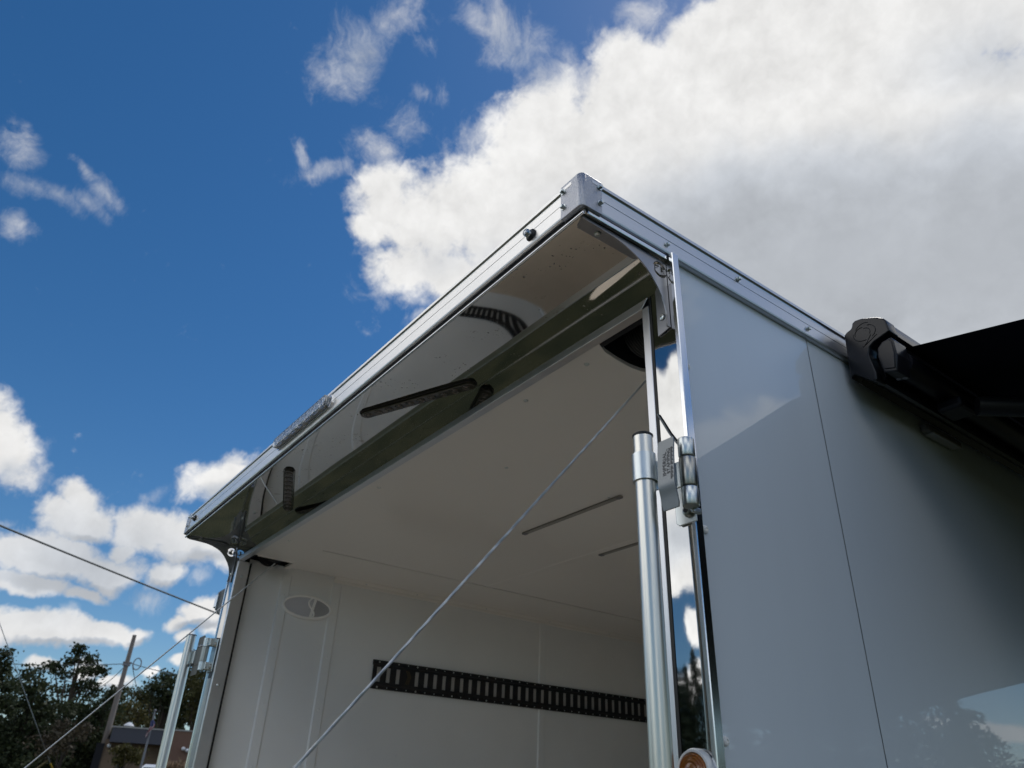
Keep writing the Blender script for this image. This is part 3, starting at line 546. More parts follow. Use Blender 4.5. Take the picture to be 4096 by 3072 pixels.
# recessed oval load lights in the soffit
def load_light(xa, ya, xb, yb):
    L_ = math.hypot(xb - xa, yb - ya); ang = math.atan2(yb - ya, xb - xa); w = .019
    mw = Matrix.Translation(((xa + xb) / 2, (ya + yb) / 2, ZS + .001)) @ Matrix.Rotation(ang, 4, 'Z')
    def cap(w, l, n=9):
        return [(l / 2 - w + w * math.sin(a), w * math.cos(a)) for a in np.linspace(0, math.pi, n)] + [(-l / 2 + w - w * math.sin(a), -w * math.cos(a)) for a in np.linspace(0, math.pi, n)]
    m = MB(); a, b = cap(w, L_), cap(w - .0022, L_ - .0044); k = len(a)
    for (i0, (p, z)) in enumerate(((a, 0), (a, -.0032), (b, -.0042), (b, .002))): m.v += [(q[0], q[1], z) for q in p]
    for s in range(3): m.f += [(s * k + i, s * k + (i + 1) % k, (s + 1) * k + (i + 1) % k, (s + 1) * k + i) for i in range(k)]
    o = P('load_light', m, 'rubber', mw=mw, smooth=40)
    P('lens', MB().prism(cap(w - .004, L_ - .008), lambda p, q: (p[0], p[1], q), -.0105, .0015), 'led_dark', parent=o, mw=mw, bevel=.002, smooth=30)
    n = 10
    for i in range(n):
        x = -L_ / 2 + .030 + (L_ - .060) * i / (n - 1)
        P('lens_ring', MB().lathe([(.0125, -.0005), (.0128, .0010), (.0112, .0022), (.0070, .0012), (.0045, .0024), (.0020, .0026)], 18), 'led_dark', parent=o, mw=mw @ Matrix.Translation((x, 0, -.0105)) @ Matrix.Rotation(math.pi, 4, 'X'), smooth=30)
load_light(-1.0163, -.1640, -.6509, -.0190)
load_light(-1.5350, -.1700, -1.9331, -.0175)

# header and rear posts in polished sheet, door frame
def sheet(x0, x1, z0, z1, y, amp):
    return MB().grid(lambda u, v: (x0 + (x1 - x0) * u, y + amp * (math.sin(9 * (x0 + (x1 - x0) * u)) * math.sin(3 * v + 1) + .8 * math.sin(23 * (x0 + (x1 - x0) * u) + 5 * v)) * math.sin(math.pi * v) - .0, z0 + (z1 - z0) * v), max(4, int((x1 - x0) / .012)), max(6, int((z1 - z0) / .02)))
ZD = 2.4205      # outer top of the door frame
P('header', sheet(-TW + .002, .001, ZD, ZS + .004, 0.0, .00035), 'mirror', smooth=80, normals=False)
P('header_core', MB().box(-TW + .0165, -.0165, .002, .05, ZD, 2.545), 'void')
def post(s, x0):
    a, b = (x0 - .0545, x0 + .001) if s > 0 else (x0 - .001, x0 + .0735)
    P('rear_post', MB().grid(lambda u, v: (a + (b - a) * u, .00022 * math.sin(math.pi * u) * (1 - .35 * math.sin(6 * v)) + .00012 * math.sin(19 * v + 4 * u), .45 + (ZD - .0008 - .45) * v), 12, 90), 'mirror_post', smooth=80, normals=False)
    P('post_core', MB().box(max(a, -TW + .016), min(b, -.0165), .003, .05, .45, ZD - .001), 'void')
    x = x0 if s > 0 else x0 - .010
    P('post_trim', MB().prism([(.0008, -.003), (.0020, -.0042), (.0090, -.0042), (.0103, -.003), (.0103, .0125), (.0008, .0125)] if s > 0 else [(.0, -.003), (.0012, -.0042), (.0078, -.0042), (.0092, -.003), (.0092, .0125), (.0, .0125)], lambda p, q: (x + p[0], p[1], q), .45, 2.4875), 'trim')
    P('post_filler', MB().box(min(x0 - s * .014, x0 + s * .0008), max(x0 - s * .014, x0 + s * .0008), .001, .0118, .45, 2.488), 'rail')
post(1, 0.0); post(-1, -TW)
xr0, xr1 = -.0805, -.0620
P('door_frame', MB().box(xr0, xr1, -.0015, .048, .48, ZD - .0195), 'frame', bevel=.0015)
P('door_frame', MB().box(xr1 + .0012, -.0556, -.0010, .03, .48, ZD - .001), 'rubber')
P('door_frame', MB().prism([(-2.5075, ZD), (xr1, ZD), (xr0, ZD - .019), (-2.489, ZD - .019)], lambda p, q: (p[0], q, p[1]), -.0018, .021), 'frame', bevel=.001)
P('door_frame', MB().box(-2.5075, -2.489, -.0015, .0485, .48, ZD - .0195), 'frame', bevel=.0015)
P('door_seal', MB().box(XI + .001, -2.489, .0490, .056, .5, ZD - .03), 'rubber')
P('door_seal', MB().prism([(0, 0), (.022, 0), (.010, -.12), (0, -.16)], lambda p, q: (XI + .002 + p[0], q, ZD - .018 + p[1]), .0565, .062), 'rubber')
for z in (2.335, 1.9, 1.45): put('frame_screw', BUTZ, T, aim((-2.4885, .024, z), (1, 0, 0)))

# gussets under the canopy, with the cut-out emblem
ARC = [(-.2165, 2.4715), (-.2020, 2.4682), (-.1750, 2.4678), (-.1300, 2.4652), (-.1070, 2.4605), (-.0872, 2.4540), (-.0700, 2.4465), (-.0563, 2.4372), (-.0440, 2.4265), (-.0336, 2.4147), (-.0220, 2.4005), (-.0125, 2.3850), (-.0060, 2.3690), (-.0005, 2.3500), (.0000, 2.3300), (-.001, 2.3220)]
EMB_C, EMB_R = (-.0130, 2.4495), .0186
def gusset(s, x0):
    xo = x0 - s * .0105
    outer = [(-.2165, 2.4862)] + ARC + [(-.0030, 2.3220), (-.0030, 2.4862)]
    outer = [(-.2165, 2.4862)] + [(min(y, -.0045) if z < 2.36 else y, z) for y, z in ARC[:-2]] + [(-.0045, 2.3220), (-.0008, 2.3220), (-.0008, 2.4862)]
    # shift the arc a little so the web keeps a width near the post
    outer = [(-.2165, 2.4752)] + [(y - .010 * max(0, (2.46 - z) / .14), z) for y, z in ARC] + [(-.0012, 2.3220), (-.0012, 2.4752)]
    bm = bmesh.new()
    vo = [bm.verts.new((xo, y, z)) for y, z in outer]
    eo = [bm.edges.new((vo[i], vo[(i + 1) % len(vo)])) for i in range(len(vo))]
    cy, cz = EMB_C; cy -= .006
    vi = [bm.verts.new((xo, cy + EMB_R * math.cos(2 * math.pi * k / 32), cz + EMB_R * math.sin(2 * math.pi * k / 32))) for k in range(32)]
    ei = [bm.edges.new((vi[k], vi[(k + 1) % 32])) for k in range(32)]
    bmesh.ops.triangle_fill(bm, edges=eo + ei, use_beauty=True)
    ret = bmesh.ops.extrude_face_region(bm, geom=list(bm.faces))
    bmesh.ops.translate(bm, verts=[v for v in ret['geom'] if isinstance(v, bmesh.types.BMVert)], vec=(-s * .0028, 0, 0))
    bmesh.ops.recalc_face_normals(bm, faces=bm.faces)
    me = bpy.data.meshes.new('gusset'); bm.to_mesh(me); bm.free(); me.materials.append(M['gusset'])
    o = put('canopy_gusset', me, T)
    # flanges against the soffit and the post
    fl = MB()
    xa, xb = xo - s * .0028, xo - s * .030
    fl.prism([(xa, -.2165), (xb, -.205), (xb, -.060), (xa, -.035)], lambda p, q: (p[0], p[1], q), 2.4728, 2.4751)
    fl.prism([(xa, 2.4725), (xa, 2.3220), (xb, 2.3160), (xb, 2.42), (xa - s * .004, 2.46)], lambda p, q: (p[0], q, p[1]), -.0035, -.0012)
    P('flange', fl, 'gusset', parent=o)
    put('flange_screw', BUTZ, o, aim((xo - s * .018, -.165, 2.4727), (0, 0, -1)))
    put('flange_screw', BUTZ, o, aim((xo - s * .016, -.0038, 2.352), (0, -1, 0)))
    # emblem: a cube outline with the letters F and R cut through
    N = 30; cell = 2 * EMB_R / N; em = MB()
    F = ['1111', '1...', '111.', '1...', '1...', '1...']; Rr = ['111.', '1..1', '111.', '11..', '1.1.', '1..1']
    hexa = [(-.97, .25), (0, .66), (.97, .25), (.97, -.25), (0, -.66), (-.97, -.25)]
    def inside(x, y): return abs(x) <= .97 and abs(y) <= .66 - (.66 - .25) * abs(x) / .97
    def let(x, y):
        yy = y
        if -.80 < x < -.14:
            v = yy - (x + .47) * .18; i = int((.30 - v) / .62 * 6); j = int((x + .80) / .66 * 4)
            return 0 <= i < 6 and 0 <= j < 4 and F[i][j] == '1'
        if .14 < x < .80:
            v = yy + (x - .47) * .18; i = int((.30 - v) / .62 * 6); j = int((x - .14) / .66 * 4)
            return 0 <= i < 6 and 0 <= j < 4 and Rr[i][j] == '1'
        return False
    for i in range(N):
        j = 0
        while j < N:
            def on(j): 
                x, y = (j + .5) / N * 2 - 1, (i + .5) / N * 2 - 1
                return x * x + y * y < 1.02 and inside(x, y) and not let(x, y)
            if on(j):
                k = j
                while k < N and on(k): k += 1
                xs = sorted((xo - s * .0004, xo - s * .0024))
                em.box(xs[0], xs[1], cy - EMB_R + j * cell, cy - EMB_R + k * cell, cz - EMB_R + i * cell, cz - EMB_R + (i + 1) * cell); j = k
            else: j += 1
    P('emblem', em, 'gusset', parent=o)
    xs = sorted((x0 - s * .0095, x0 - s * .0015))
    P('canopy_edge_trim', MB().box(xs[0], xs[1], -.2125, -.0045, 2.4762, 2.4868), 'trim', bevel=.002)
gusset(1, 0.0); gusset(-1, -TW)

# lock bar hinges
def lock_bar(s, x0, swung):
    X = lambda q: x0 + s * q if False else x0 + q
    if not swung:
        hx = x0 + .0250
        hb = P('bar_hinge', MB().prism([(x0 - .030, 1.955), (x0 - .030, 2.040), (x0 - .026, 2.046), (x0 + .013, 2.046), (x0 + .013, 1.938), (x0 - .024, 1.938), (x0 - .030, 1.944)], lambda p, q: (p[0], q, p[1]), -.0052, -.0022), 'zinc', bevel=.0012)
        for z in (2.030, 1.957):
            P('plate_bolt', MB().lathe([(.0105, 0), (.0105, .003), (.0085, .0075), (.004, .0095)], 18), 'knuckle', parent=hb, mw=aim((x0 + .000, -.0052, z), (0, -1, 0)), smooth=35)
            P('bolt_pin', MB().lathe([(.0045, 0), (.0045, .0012), (.0015, .0012)], 12), 'rubber', parent=hb, mw=aim((x0 + .000, -.0142, z), (0, -1, 0)))
        hy = -.030
        for (za, zb, m) in ((1.9525, 1.9835, 'zinc'), (1.985, 2.0345, 'knuckle'), (2.0365, 2.0685, 'zinc')):
            P('knuckle', MB().lathe([(.0085, za), (.0128, za), (.0136, za + .0015), (.0136, zb - .0015), (.0128, zb), (.0085, zb), (.0080, zb - .003)], 28), m, parent=hb, mw=Matrix.Translation((hx, hy, 0)), smooth=35)
        P('knuckle_tab', MB().box(hx - .008, hx - .001, -.022, -.0045, 1.946, 1.9555), 'zinc', parent=hb, bevel=.002)
        P('leaf', MB().box(x0 - .028, hx - .008, -.036, -.032, 1.9875, 2.0320), 'zinc', parent=hb, bevel=.001)
        def hp(u, v):
            z = 1.946 + .120 * v; b = -.0585 - .0050 * math.sin(math.pi * v) - .0022 * math.exp(-((v - .34) / .12) ** 2)
            x = x0 + .0078 + (u - .5) * .0345 - .0014 * (v - .5)
            if v > .93: x = x0 + .0085 + (x - x0 - .0085) * (1 - 1.2 * (v - .93))
            if v < .05: x = x0 + .0085 + (x - x0 - .0085) * (1 - 2.2 * (.05 - v))
            return (x, b, z)
        h = MB().grid(hp, 8, 36)
        k = len(h.v); h.v += [(x, y + .0026, z) for x, y, z in h.v]; nu = 9
        h.f += [tuple(i + k for i in f[::-1]) for f in h.f]
        nv = 37
        ring = [i for i in range(nu)] + [j * nu + nu - 1 for j in range(1, nv)] + [(nv - 1) * nu + i for i in range(nu - 2, -1, -1)] + [j * nu for j in range(nv - 2, 0, -1)]
        h.f += [(ring[i], ring[(i + 1) % len(ring)], ring[(i + 1) % len(ring)] + k, ring[i] + k) for i in range(len(ring))]
        hd = P('lock_handle', h, 'handle', parent=T, smooth=35)
        for txt, dx, zz, size in (('IMPERIAL', -.0035, 2.000, .0105), ('STAMPING', .0045, 2.002, .0095)):
            cu = bpy.data.curves.new('t', 'FONT'); cu.body = txt; cu.size = size; cu.extrude = .00015
            to = bpy.data.objects.new('t', cu); COL.objects.link(to)
            me = bpy.data.meshes.new_from_object(to.evaluated_get(bpy.context.evaluated_depsgraph_get()))
            bpy.data.objects.remove(to)
            me.materials.clear(); me.materials.append(M['stamp'])
            for v in me.vertices:
                z = zz + v.co.x; vv = (z - 1.946) / .120; x = x0 + .0085 + dx - v.co.y + .004
                v.co = Vector((x, hp(.5, vv)[1] - .0003 - v.co.z, z))
            put('stamped_lettering', me, hd)
        dm = MB()
        for i in range(24):
            z = 1.992 + i * .0023 + (.0015 if i > 9 else 0); vv = (z - 1.946) / .120; y = hp(.5, vv)[1]
            dm.box(x0 + .0185, x0 + .0185 + .003 + .0012 * ((i * 5) % 3), y - .0006, y + .0004, z, z + .0010)
        P('stamped_lettering', dm, 'stamp', parent=hd)
        # the tube and its clamp
        top, bot = Vector((x0 - .0415, -.060, 2.0870)), Vector((x0 - .0385, -.060, .62))
        b = P('lock_bar', MB().tube([top, bot], .0168, 32), 'bar', smooth=60)
        P('end_plug', MB().lathe([(.0168, -.001), (.0178, 0), (.0178, .003), (.0150, .0052), (.008, .006)], 28), 'rubber', parent=b, mw=Matrix.Translation(top), smooth=40)
        d = bot - top; pt = lambda z: top + d * ((z - top.z) / d.z)
        a0, a1 = pt(2.0050), pt(2.0530)
        def ring_f(u, v):
            a = R_(-62) - u * R_(300); c = a0.lerp(a1, v); return (c.x + .0205 * math.cos(a), c.y + .0205 * math.sin(a), c.z)
        P('clamp', MB().tube([a0, a1], .0205, 30), 'zinc', parent=b, smooth=60, bevel=.0)
        P('clamp_strap', MB().prism([(x0 - .0330, -.044), (x0 - .022, -.040), (x0 - .012, -.0365), (x0 + .004, -.0365), (x0 + .004, -.0395), (x0 - .012, -.0395), (x0 - .024, -.0445), (x0 - .0300, -.0480)], lambda p, q: (p[0], p[1], q), 1.992, 2.0420), 'zinc', parent=b)
        # pin retaining wire
        w = [(-.0560, -.0030, 2.1560), (-.0541, -.0032, 2.1523), (-.0473, -.0032, 2.1397), (-.0327, -.0034, 2.1110), (-.0215, -.0040, 2.0930), (-.0118, -.006, 2.0800), (.002, -.014, 2.068), (.013, -.022, 2.0620)]
        if w: P('retaining_wire', MB().tube([(x0 + a, q, z) for a, q, z in w], .0017, 8), 'wire_grey', parent=hb, smooth=60)
    else:
        hx, hy = x0 + .012, -.034
        hb = P('bar_hinge', MB().box(x0 + .002, x0 + .060, -.0052, -.0022, 1.952, 2.078), 'zinc', bevel=.0012)
        for z in (2.058, 1.972):
            P('plate_bolt', MB().lathe([(.0105, 0), (.0105, .003), (.0085, .0075), (.004, .0095)], 14), 'knuckle', parent=hb, mw=aim((x0 + .040, -.0052, z), (0, -1, 0)), smooth=35)
        for (za, zb, m) in ((1.958, 1.990, 'zinc'), (1.992, 2.048, 'knuckle'), (2.050, 2.083, 'zinc')):
            P('knuckle', MB().lathe([(.0085, za), (.0136, za), (.0136, zb), (.0085, zb)], 20), m, parent=hb, mw=Matrix.Translation((hx, hy, 0)), smooth=35)
            if m == 'zinc': P('knuckle_tab', MB().box(hx - .004, hx + .03, -.03, -.0045, za + .002, zb - .002), 'zinc', parent=hb, bevel=.002)
        P('leaf', MB().box(x0 - .120, hx - .008, -.034, -.030, 1.994, 2.046), 'zinc', parent=hb)
        hd = P('lock_handle', MB().box(x0 - .148, x0 - .014, -.0385, -.0350, 1.985, 2.052), 'handle_back', bevel=.002)
        hd2 = P('handle_tongue', MB().prism([(-.110, 2.050), (-.108, 2.094), (-.102, 2.100), (-.032, 2.100), (-.024, 2.094), (-.024, 2.050)], lambda p, q: (x0 + p[0], q, p[1]), -.0380, -.0355), 'handle_back', parent=hd)
        P('handle_tongue', MB().prism([(-.120, 1.985), (-.118, 1.946), (-.030, 1.946), (-.026, 1.985)], lambda p, q: (x0 + p[0], q, p[1]), -.0380, -.0355), 'handle_back', parent=hd)
        for x in (-.085, -.050): P('handle_rivet', MB().lathe([(.005, 0), (.004, .003)], 10), 'trim', parent=hd, mw=aim((x0 + x, -.0382, 2.060), (0, -1, 0)))
        top, bot = Vector((x0 - .157, -.060, 2.112)), Vector((x0 - .112, -.060, .62))
        b = P('lock_bar', MB().tube([top, bot], .0195, 28), 'bar', smooth=60)
        P('end_plug', MB().lathe([(.0195, -.001), (.0205, 0), (.0205, .002), (.0185, .004)], 24), 'grey_metal', parent=b, mw=Matrix.Translation(top))
        d = bot - top; pt = lambda z: top + d * ((z - top.z) / d.z)
        P('clamp', MB().box(pt(2.02).x - .030, pt(2.02).x - .012, -.056, -.030, 1.985, 2.062), 'zinc', parent=b, bevel=.004)
        P('clamp', MB().box(pt(2.02).x + .012, x0 - .10, -.046, -.030, 1.994, 2.046), 'zinc', parent=b, bevel=.002)
        for z in (2.035, 2.005): P('clamp_bolt', MB().lathe([(.005, 0), (.005, .006)], 8), 'rubber', parent=b, mw=aim((pt(2.02).x - .030, -.045, z), (-1, 0, 0)))
lock_bar(1, 0.0, False)
lock_bar(-1, -TW, True)

# tail light low on the rear post
tz = 1.5835
tl = P('tail_light', MB().lathe([(.0305, 0), (.0305, .008), (.0285, .0125), (.0255, .0125), (.0240, .009)], 40), 'chrome_white', mw=aim((-.0265, -.001, tz), (0, -1, 0)), smooth=35)
P('lens', MB().lathe([(.0243, .006), (.0240, .012), (.0225, .0150), (.0205, .0140), (.0190, .0168), (.0165, .0158), (.0145, .0182), (.0115, .0172), (.0090, .0192), (.0050, .0186), (.0020, .0198)], 40), 'amber', parent=tl, mw=aim((-.0265, -.001, tz), (0, -1, 0)), smooth=50)
for (y, z) in ((.0360, 2.2510), (.0430, 1.9405), (.0430, 1.6255), (.043, 1.31), (.043, 1.0)):
    put('wall_screw', BUTW, T, aim((-.0115, y, z), (1, 0, 0)))
# side light on the far wall's outer face
sl = P('side_light', MB().prism([(-2.925, 2.300), (-2.918, 2.335), (-2.900, 2.352), (-2.60, 2.352), (-2.60, 2.205), (-2.66, 2.205), (-2.82, 2.228), (-2.900, 2.262), (-2.925, 2.285)], lambda p, q: (p[0] * 1.012 + .03, q, p[1]), .050, .12), 'housing', bevel=.012, seg=3, smooth=40)
P('lens', MB().box(-2.908, -2.868, .044, .051, 2.272, 2.330), 'led', parent=sl, bevel=.003)
P('lens_frame', MB().box(-2.866, -2.860, .043, .052, 2.258, 2.338), 'zinc', parent=sl)
P('mount', MB().box(-2.640, -2.602, .02, .17, 2.165, 2.365), 'rubber', parent=sl)

# ramp door, lowered behind the trailer, and its two lift cables
P('ramp_door', MB().prism([(-.03, .44), (-.03, .50), (-1.98, .085), (-1.98, .025)], lambda p, q: (q, p[0], p[1]), -2.505, -.075), 'floor')
def cable(a, b, r, strands):
    a, b = Vector(a), Vector(b); d = (b - a); Ln = d.length; d.normalize()
    x = Vector((0, 0, 1)).cross(d).normalized(); y = d.cross(x); m = MB()
    if strands:
        n = int(Ln / .004)
        for s in range(6):
            m.tube([a + d * (Ln * i / n) + (x * math.cos(2 * math.pi * (i * .004 / .036 + s / 6)) + y * math.sin(2 * math.pi * (i * .004 / .036 + s / 6))) * r * .56 for i in range(n + 1)], r * .44, 5)
    else: m.tube([a + d * (Ln * i / 20) for i in range(21)], r, 8)
    return m
P('lift_cable', cable(*CABLE_R, .0021, True), 'cable', smooth=60)
P('lift_cable', cable(*CABLE_L, .0025, False), 'cable', smooth=60)

# ------------------------------------------------------------------ awning
AW = thing('awning', (0, 2.4, 2.45), 'black box awning rolled out from the white trailer side wall', 'awning')
A = lambda name, mb, m, **k: part(name, mb, m, k.pop('parent', AW), **k)
y0 = .603; yL = 4.42
capo = [(.004, 2.43), (.006, 2.48), (.010, 2.549), (.0174, 2.554), (.0290, 2.5575), (.0335, 2.5640), (.0345, 2.5705), (.0430, 2.5750), (.0600, 2.5725), (.0936, 2.5585), (.1090, 2.5470), (.1125, 2.5400), (.1160, 2.5085), (.0751, 2.4975), (.0630, 2.4900), (.0565, 2.4710), (.0640, 2.4220), (.0620, 2.4020), (.0523, 2.4036), (.0154, 2.4383)]
A('end_cap', MB().prism(capo, lambda p, q: (p[0], q, p[1]), y0, y0 + .040), 'plastic', bevel=.0035, seg=3, smooth=45)
capi = [(.004, 2.432), (.008, 2.480), (.012, 2.546), (.030, 2.5555), (.036, 2.572), (.058, 2.570), (.092, 2.556), (.1075, 2.545), (.111, 2.538), (.1140, 2.510), (.078, 2.499), (.066, 2.488), (.060, 2.470), (.066, 2.424), (.062, 2.406), (.052, 2.4075), (.018, 2.4400)]
A('case', MB().prism(capi, lambda p, q: (p[0], q, p[1]), y0 + .041, yL), 'case_shell', smooth=30)
A('end_cap', MB().prism(capo, lambda p, q: (p[0], q, p[1]), yL, yL + .07), 'plastic', bevel=.004)
# motor head that sits in the notch of the end cap
mh = [(.0744, 2.4575), (.0770, 2.4800), (.0904, 2.4925), (.1120, 2.4955), (.1165, 2.4870), (.1170, 2.4488), (.1090, 2.4060), (.0800, 2.4150)]
A('drum_cover', MB().prism(mh, lambda p, q: (p[0], q, p[1]), y0 + .004, y0 + .062), 'plastic', bevel=.0030, seg=2, smooth=25)
A('drum', MB().tube([(.094, y0 + .060, 2.452), (.094, yL, 2.452)], .030, 24), 'case', smooth=60)
mc = sum(p[0] for p in mh) / len(mh), sum(p[1] for p in mh) / len(mh)
A('cover_face', MB().prism([(mc[0] + (a - mc[0]) * .80, mc[1] + (b - mc[1]) * .84) for a, b in mh], lambda p, q: (p[0], q, p[1]), y0 + .0015, y0 + .006), 'plastic', bevel=.0014, smooth=25)
# raised swirl emblem on the cap
sw = MB(); ec = (.0565, 2.5330)
def arcp(r, a0, a1, cx, cz, n=14): return [(ec[0] + cx + r * math.cos(R_(a)), y0 - .0004, ec[1] + cz + r * .86 * math.sin(R_(a))) for a in np.linspace(a0, a1, n)]
sw.tube(arcp(.0235, 60, 150, .004, .004), .0007, 6); sw.tube(arcp(.026, 165, 275, .001, .001), .0007, 6); sw.tube(arcp(.0165, 75, 190, -.004, .001), .0007, 6)
sw.tube(arcp(.0215, -62, 78, .008, -.003), .0007, 6); sw.tube(arcp(.0145, -35, 85, .002, -.002), .0007, 6)
q = [(.016, -.013), (.004, -.028), (-.008, -.037), (.012, -.028), (.030, -.019)]
sw.tube([(ec[0] + a, y0 - .0004, ec[1] + b) for a, b in q], .0007, 6)
A('cap_emblem', sw, 'plastic', smooth=60)
for (x, z) in ((.088, 2.4125), (.102, 2.4085)):
    A('cover_screw', MB().lathe([(.006, 0), (.005, .001), (.002, .0005)], 12), 'grey_metal', mw=aim((x, y0 + .05, z - .0012), (0, 0, -1)))
# cloth: dips gently between the case and the lead bar
XO = 2.46; za, zb = 2.4890, 2.068
def cloth(o):
    return lambda u, v: (.112 + (XO - .112) * u, y0 + .068 + (yL - y0 - .10) * v, za + (zb - za) * u - .020 * math.sin(math.pi * u) * (.35 + .65 * math.sin(math.pi * v)) + o)
cm = MB().grid(cloth(0), 40, 20); k = len(cm.v); cm.v += [(x, y, z + .0015) for x, y, z in cm.v]; cm.f += [tuple(i + k for i in f[::-1]) for f in cm.f]
A('cloth', cm, 'fabric', smooth=60, normals=False)
A('lead_bar', MB().prism([(XO - .03, zb - .045), (XO - .03, zb + .03), (XO + .01, zb + .045), (XO + .045, zb + .03), (XO + .05, zb - .03), (XO + .01, zb - .055)], lambda p, q: (p[0], q, p[1]), y0 + .01, yL + .05), 'plastic', bevel=.006, smooth=40)
def arm(ys, ye, yt):
    e = Vector((1.22, ye, 2.215)); s = Vector((.15, ys, 2.395)); t = Vector((XO - .02, yt, zb - .03))
    o = A('folding_arm', MB().tube([s, e], [.024, .019], 12), 'black', smooth=60)
    A('forearm', MB().tube([e, t], [.018, .015], 12), 'black', parent=o, smooth=60)
    A('elbow', MB().tube([e - Vector((0, 0, .03)), e + Vector((0, 0, .03))], .032, 16), 'black', parent=o, smooth=40)
    A('shoulder', MB().box(.075, .135, ys - .04, ys + .04, 2.392, 2.420), 'case', parent=o, bevel=.008)
arm(.88, 1.75, .95); arm(4.1, 3.2, 4.05)
WLT = thing('wall_lamp', (0, 1.0, 2.41), 'small dark lamp on the white wall under the awning case', 'lamp')
part('lamp_body', MB().box(-.0115, .012, .93, 1.10, 2.398, 2.419), 'grey_metal', WLT, bevel=.004)
part('lamp_lens', MB().box(-.008, .016, .945, 1.085, 2.393, 2.399), 'lens_grey', WLT, bevel=.002)
# ------------------------------------------------------------------ background
EYE = Vector(CAMPOS)
def at(az, dist, z=0.0):
    return Vector((EYE.x + dist * math.sin(R_(az)), EYE.y + dist * math.cos(R_(az)), z))
def zat(el, dist): return EYE.z + dist * math.tan(R_(el))

def quads(name, C, S, rng, mname, flat=.0, aspect=.62):
    """leaf-sized faces: centres C (n,3), sizes S (n,)"""
    n = len(C); a = rng.normal(size=(n, 3)); a /= np.linalg.norm(a, axis=1)[:, None]
    b = rng.normal(size=(n, 3)); b[:, 2] *= (1 - flat); b -= (b * a).sum(1)[:, None] * a; b /= np.linalg.norm(b, axis=1)[:, None]
    a *= S[:, None] * .5; b *= S[:, None] * .5 * aspect
    V = np.empty((n, 4, 3), np.float32); V[:, 0] = C - a; V[:, 1] = C + b; V[:, 2] = C + a; V[:, 3] = C - b
    me = bpy.data.meshes.new(name); me.vertices.add(4 * n); me.vertices.foreach_set('co', V.ravel())
    me.loops.add(4 * n); me.loops.foreach_set('vertex_index', np.arange(4 * n, dtype=np.int32))
    me.polygons.add(n); me.polygons.foreach_set('loop_start', np.arange(0, 4 * n, 4, dtype=np.int32)); me.polygons.foreach_set('loop_total', np.full(n, 4, np.int32))
    me.update(); me.materials.append(M[mname]); return me

def tree(name, label, cat, lobes, dist, mname, seed, group=None, dens=1.0, size=.20, airy=.55, depth=1.0, trunk_r=.20):
    rng = np.random.default_rng(seed)
    L3 = []
    for (az, el, rx, ry) in lobes:
        dd = dist + rng.uniform(-1, 1) * depth
        c = at(az, dd, zat(el, dd)); L3.append((np.array(c), dd * math.tan(R_(rx)), dd * math.tan(R_(ry))))
    base = np.mean([l[0] for l in L3], axis=0); base[2] = 0
    T_ = thing(name, tuple(base), label, cat, group)
    Cs, Ss = [], []
    for c, rx, rz in L3:
        vol = rx * rz; ncl = max(6, int(26 * vol * dens)); r = np.array([rx, (rx + rz) * .5, rz])
        u = rng.normal(size=(ncl, 3)); u /= np.linalg.norm(u, axis=1)[:, None]
        cc = c + u * r * (rng.uniform(.15, 1, size=(ncl, 1)) ** .6)
        for q in cc:
            k = int(rng.integers(26, 48)); sg = airy * rng.uniform(.35, .65)
            Cs.append(q + rng.normal(size=(k, 3)) * np.array([sg, sg, sg * .62])); Ss.append(size * rng.uniform(.6, 1.35, size=k))
    C = np.concatenate(Cs); S = np.concatenate(Ss); keep = C[:, 2] > .05; C, S = C[keep], S[keep]
    put('crown', quads(name + '_crown', C, S, rng, mname), T_)
    tm = MB(); top = max(L3, key=lambda l: l[0][2])[0]; mid = np.mean([l[0] for l in L3], axis=0); mid = mid * .5 + top * .5
    j = lambda s: rng.normal(size=3) * s
    sp = [base, base * .6 + mid * .4 + j(.1), base * .25 + mid * .75 + j(.15), mid * .5 + top * .5]
    tm.tube([tuple(p) for p in sp], [trunk_r, trunk_r * .75, trunk_r * .45, trunk_r * .12], 9)
    for c, rx, rz in L3:
        h = min(.85, max(.2, (c[2] / max(mid[2], .1)) * .55)); s0 = base * (1 - h) + mid * h
        m1 = s0 * .5 + c * .5 + j(.12) + np.array([0, 0, .15])
        tm.tube([tuple(s0), tuple(m1), tuple(c)], [trunk_r * .38, trunk_r * .25, trunk_r * .10], 6)
        for q in range(3):
            e = c + rng.normal(size=3) * np.array([rx, rx, rz]) * .7
            tm.tube([tuple(c), tuple((c + e) / 2 + j(.06)), tuple(e)], [trunk_r * .11, trunk_r * .07, trunk_r * .03], 5)
    part('trunk', tm, 'bark', T_, smooth=60)
    return T_
GRP = 'trees beyond the field'
tree('deciduous_tree', 'tall dark tree with an open ragged crown left of the bare pole', 'tree', TREES['open_tree'], 52, 'leaf', 11, GRP, dens=.62, airy=.42, size=.20)
tree('deciduous_tree', 'broad dark green tree below the open crowned one at far left', 'tree', TREES['wide_tree'], 47, 'leaf', 12, GRP, dens=1.2, size=.21)
tree('deciduous_tree', 'sparse tree cut by the left edge of the view', 'tree', TREES['edge_tree'], 43, 'leaf', 13, GRP, dens=.75, airy=.42, size=.18)
tree('deciduous_tree', 'dense dark tree standing just behind the wooden utility pole', 'tree', TREES['mid_tree'], 50, 'leaf', 14, GRP, dens=1.2)
tree('bush', 'reddish brown bush with bare twigs under the dark trees', 'bush', TREES['brown_tree'], 40, 'leaf_brown', 15, None, dens=1.0, size=.15, airy=.40, trunk_r=.10)
tree('deciduous_tree', 'yellowish green tree behind the low brick building roof', 'tree', TREES['yellow_tree'], 56, 'leaf_yellow', 16, GRP, dens=.8, size=.20)
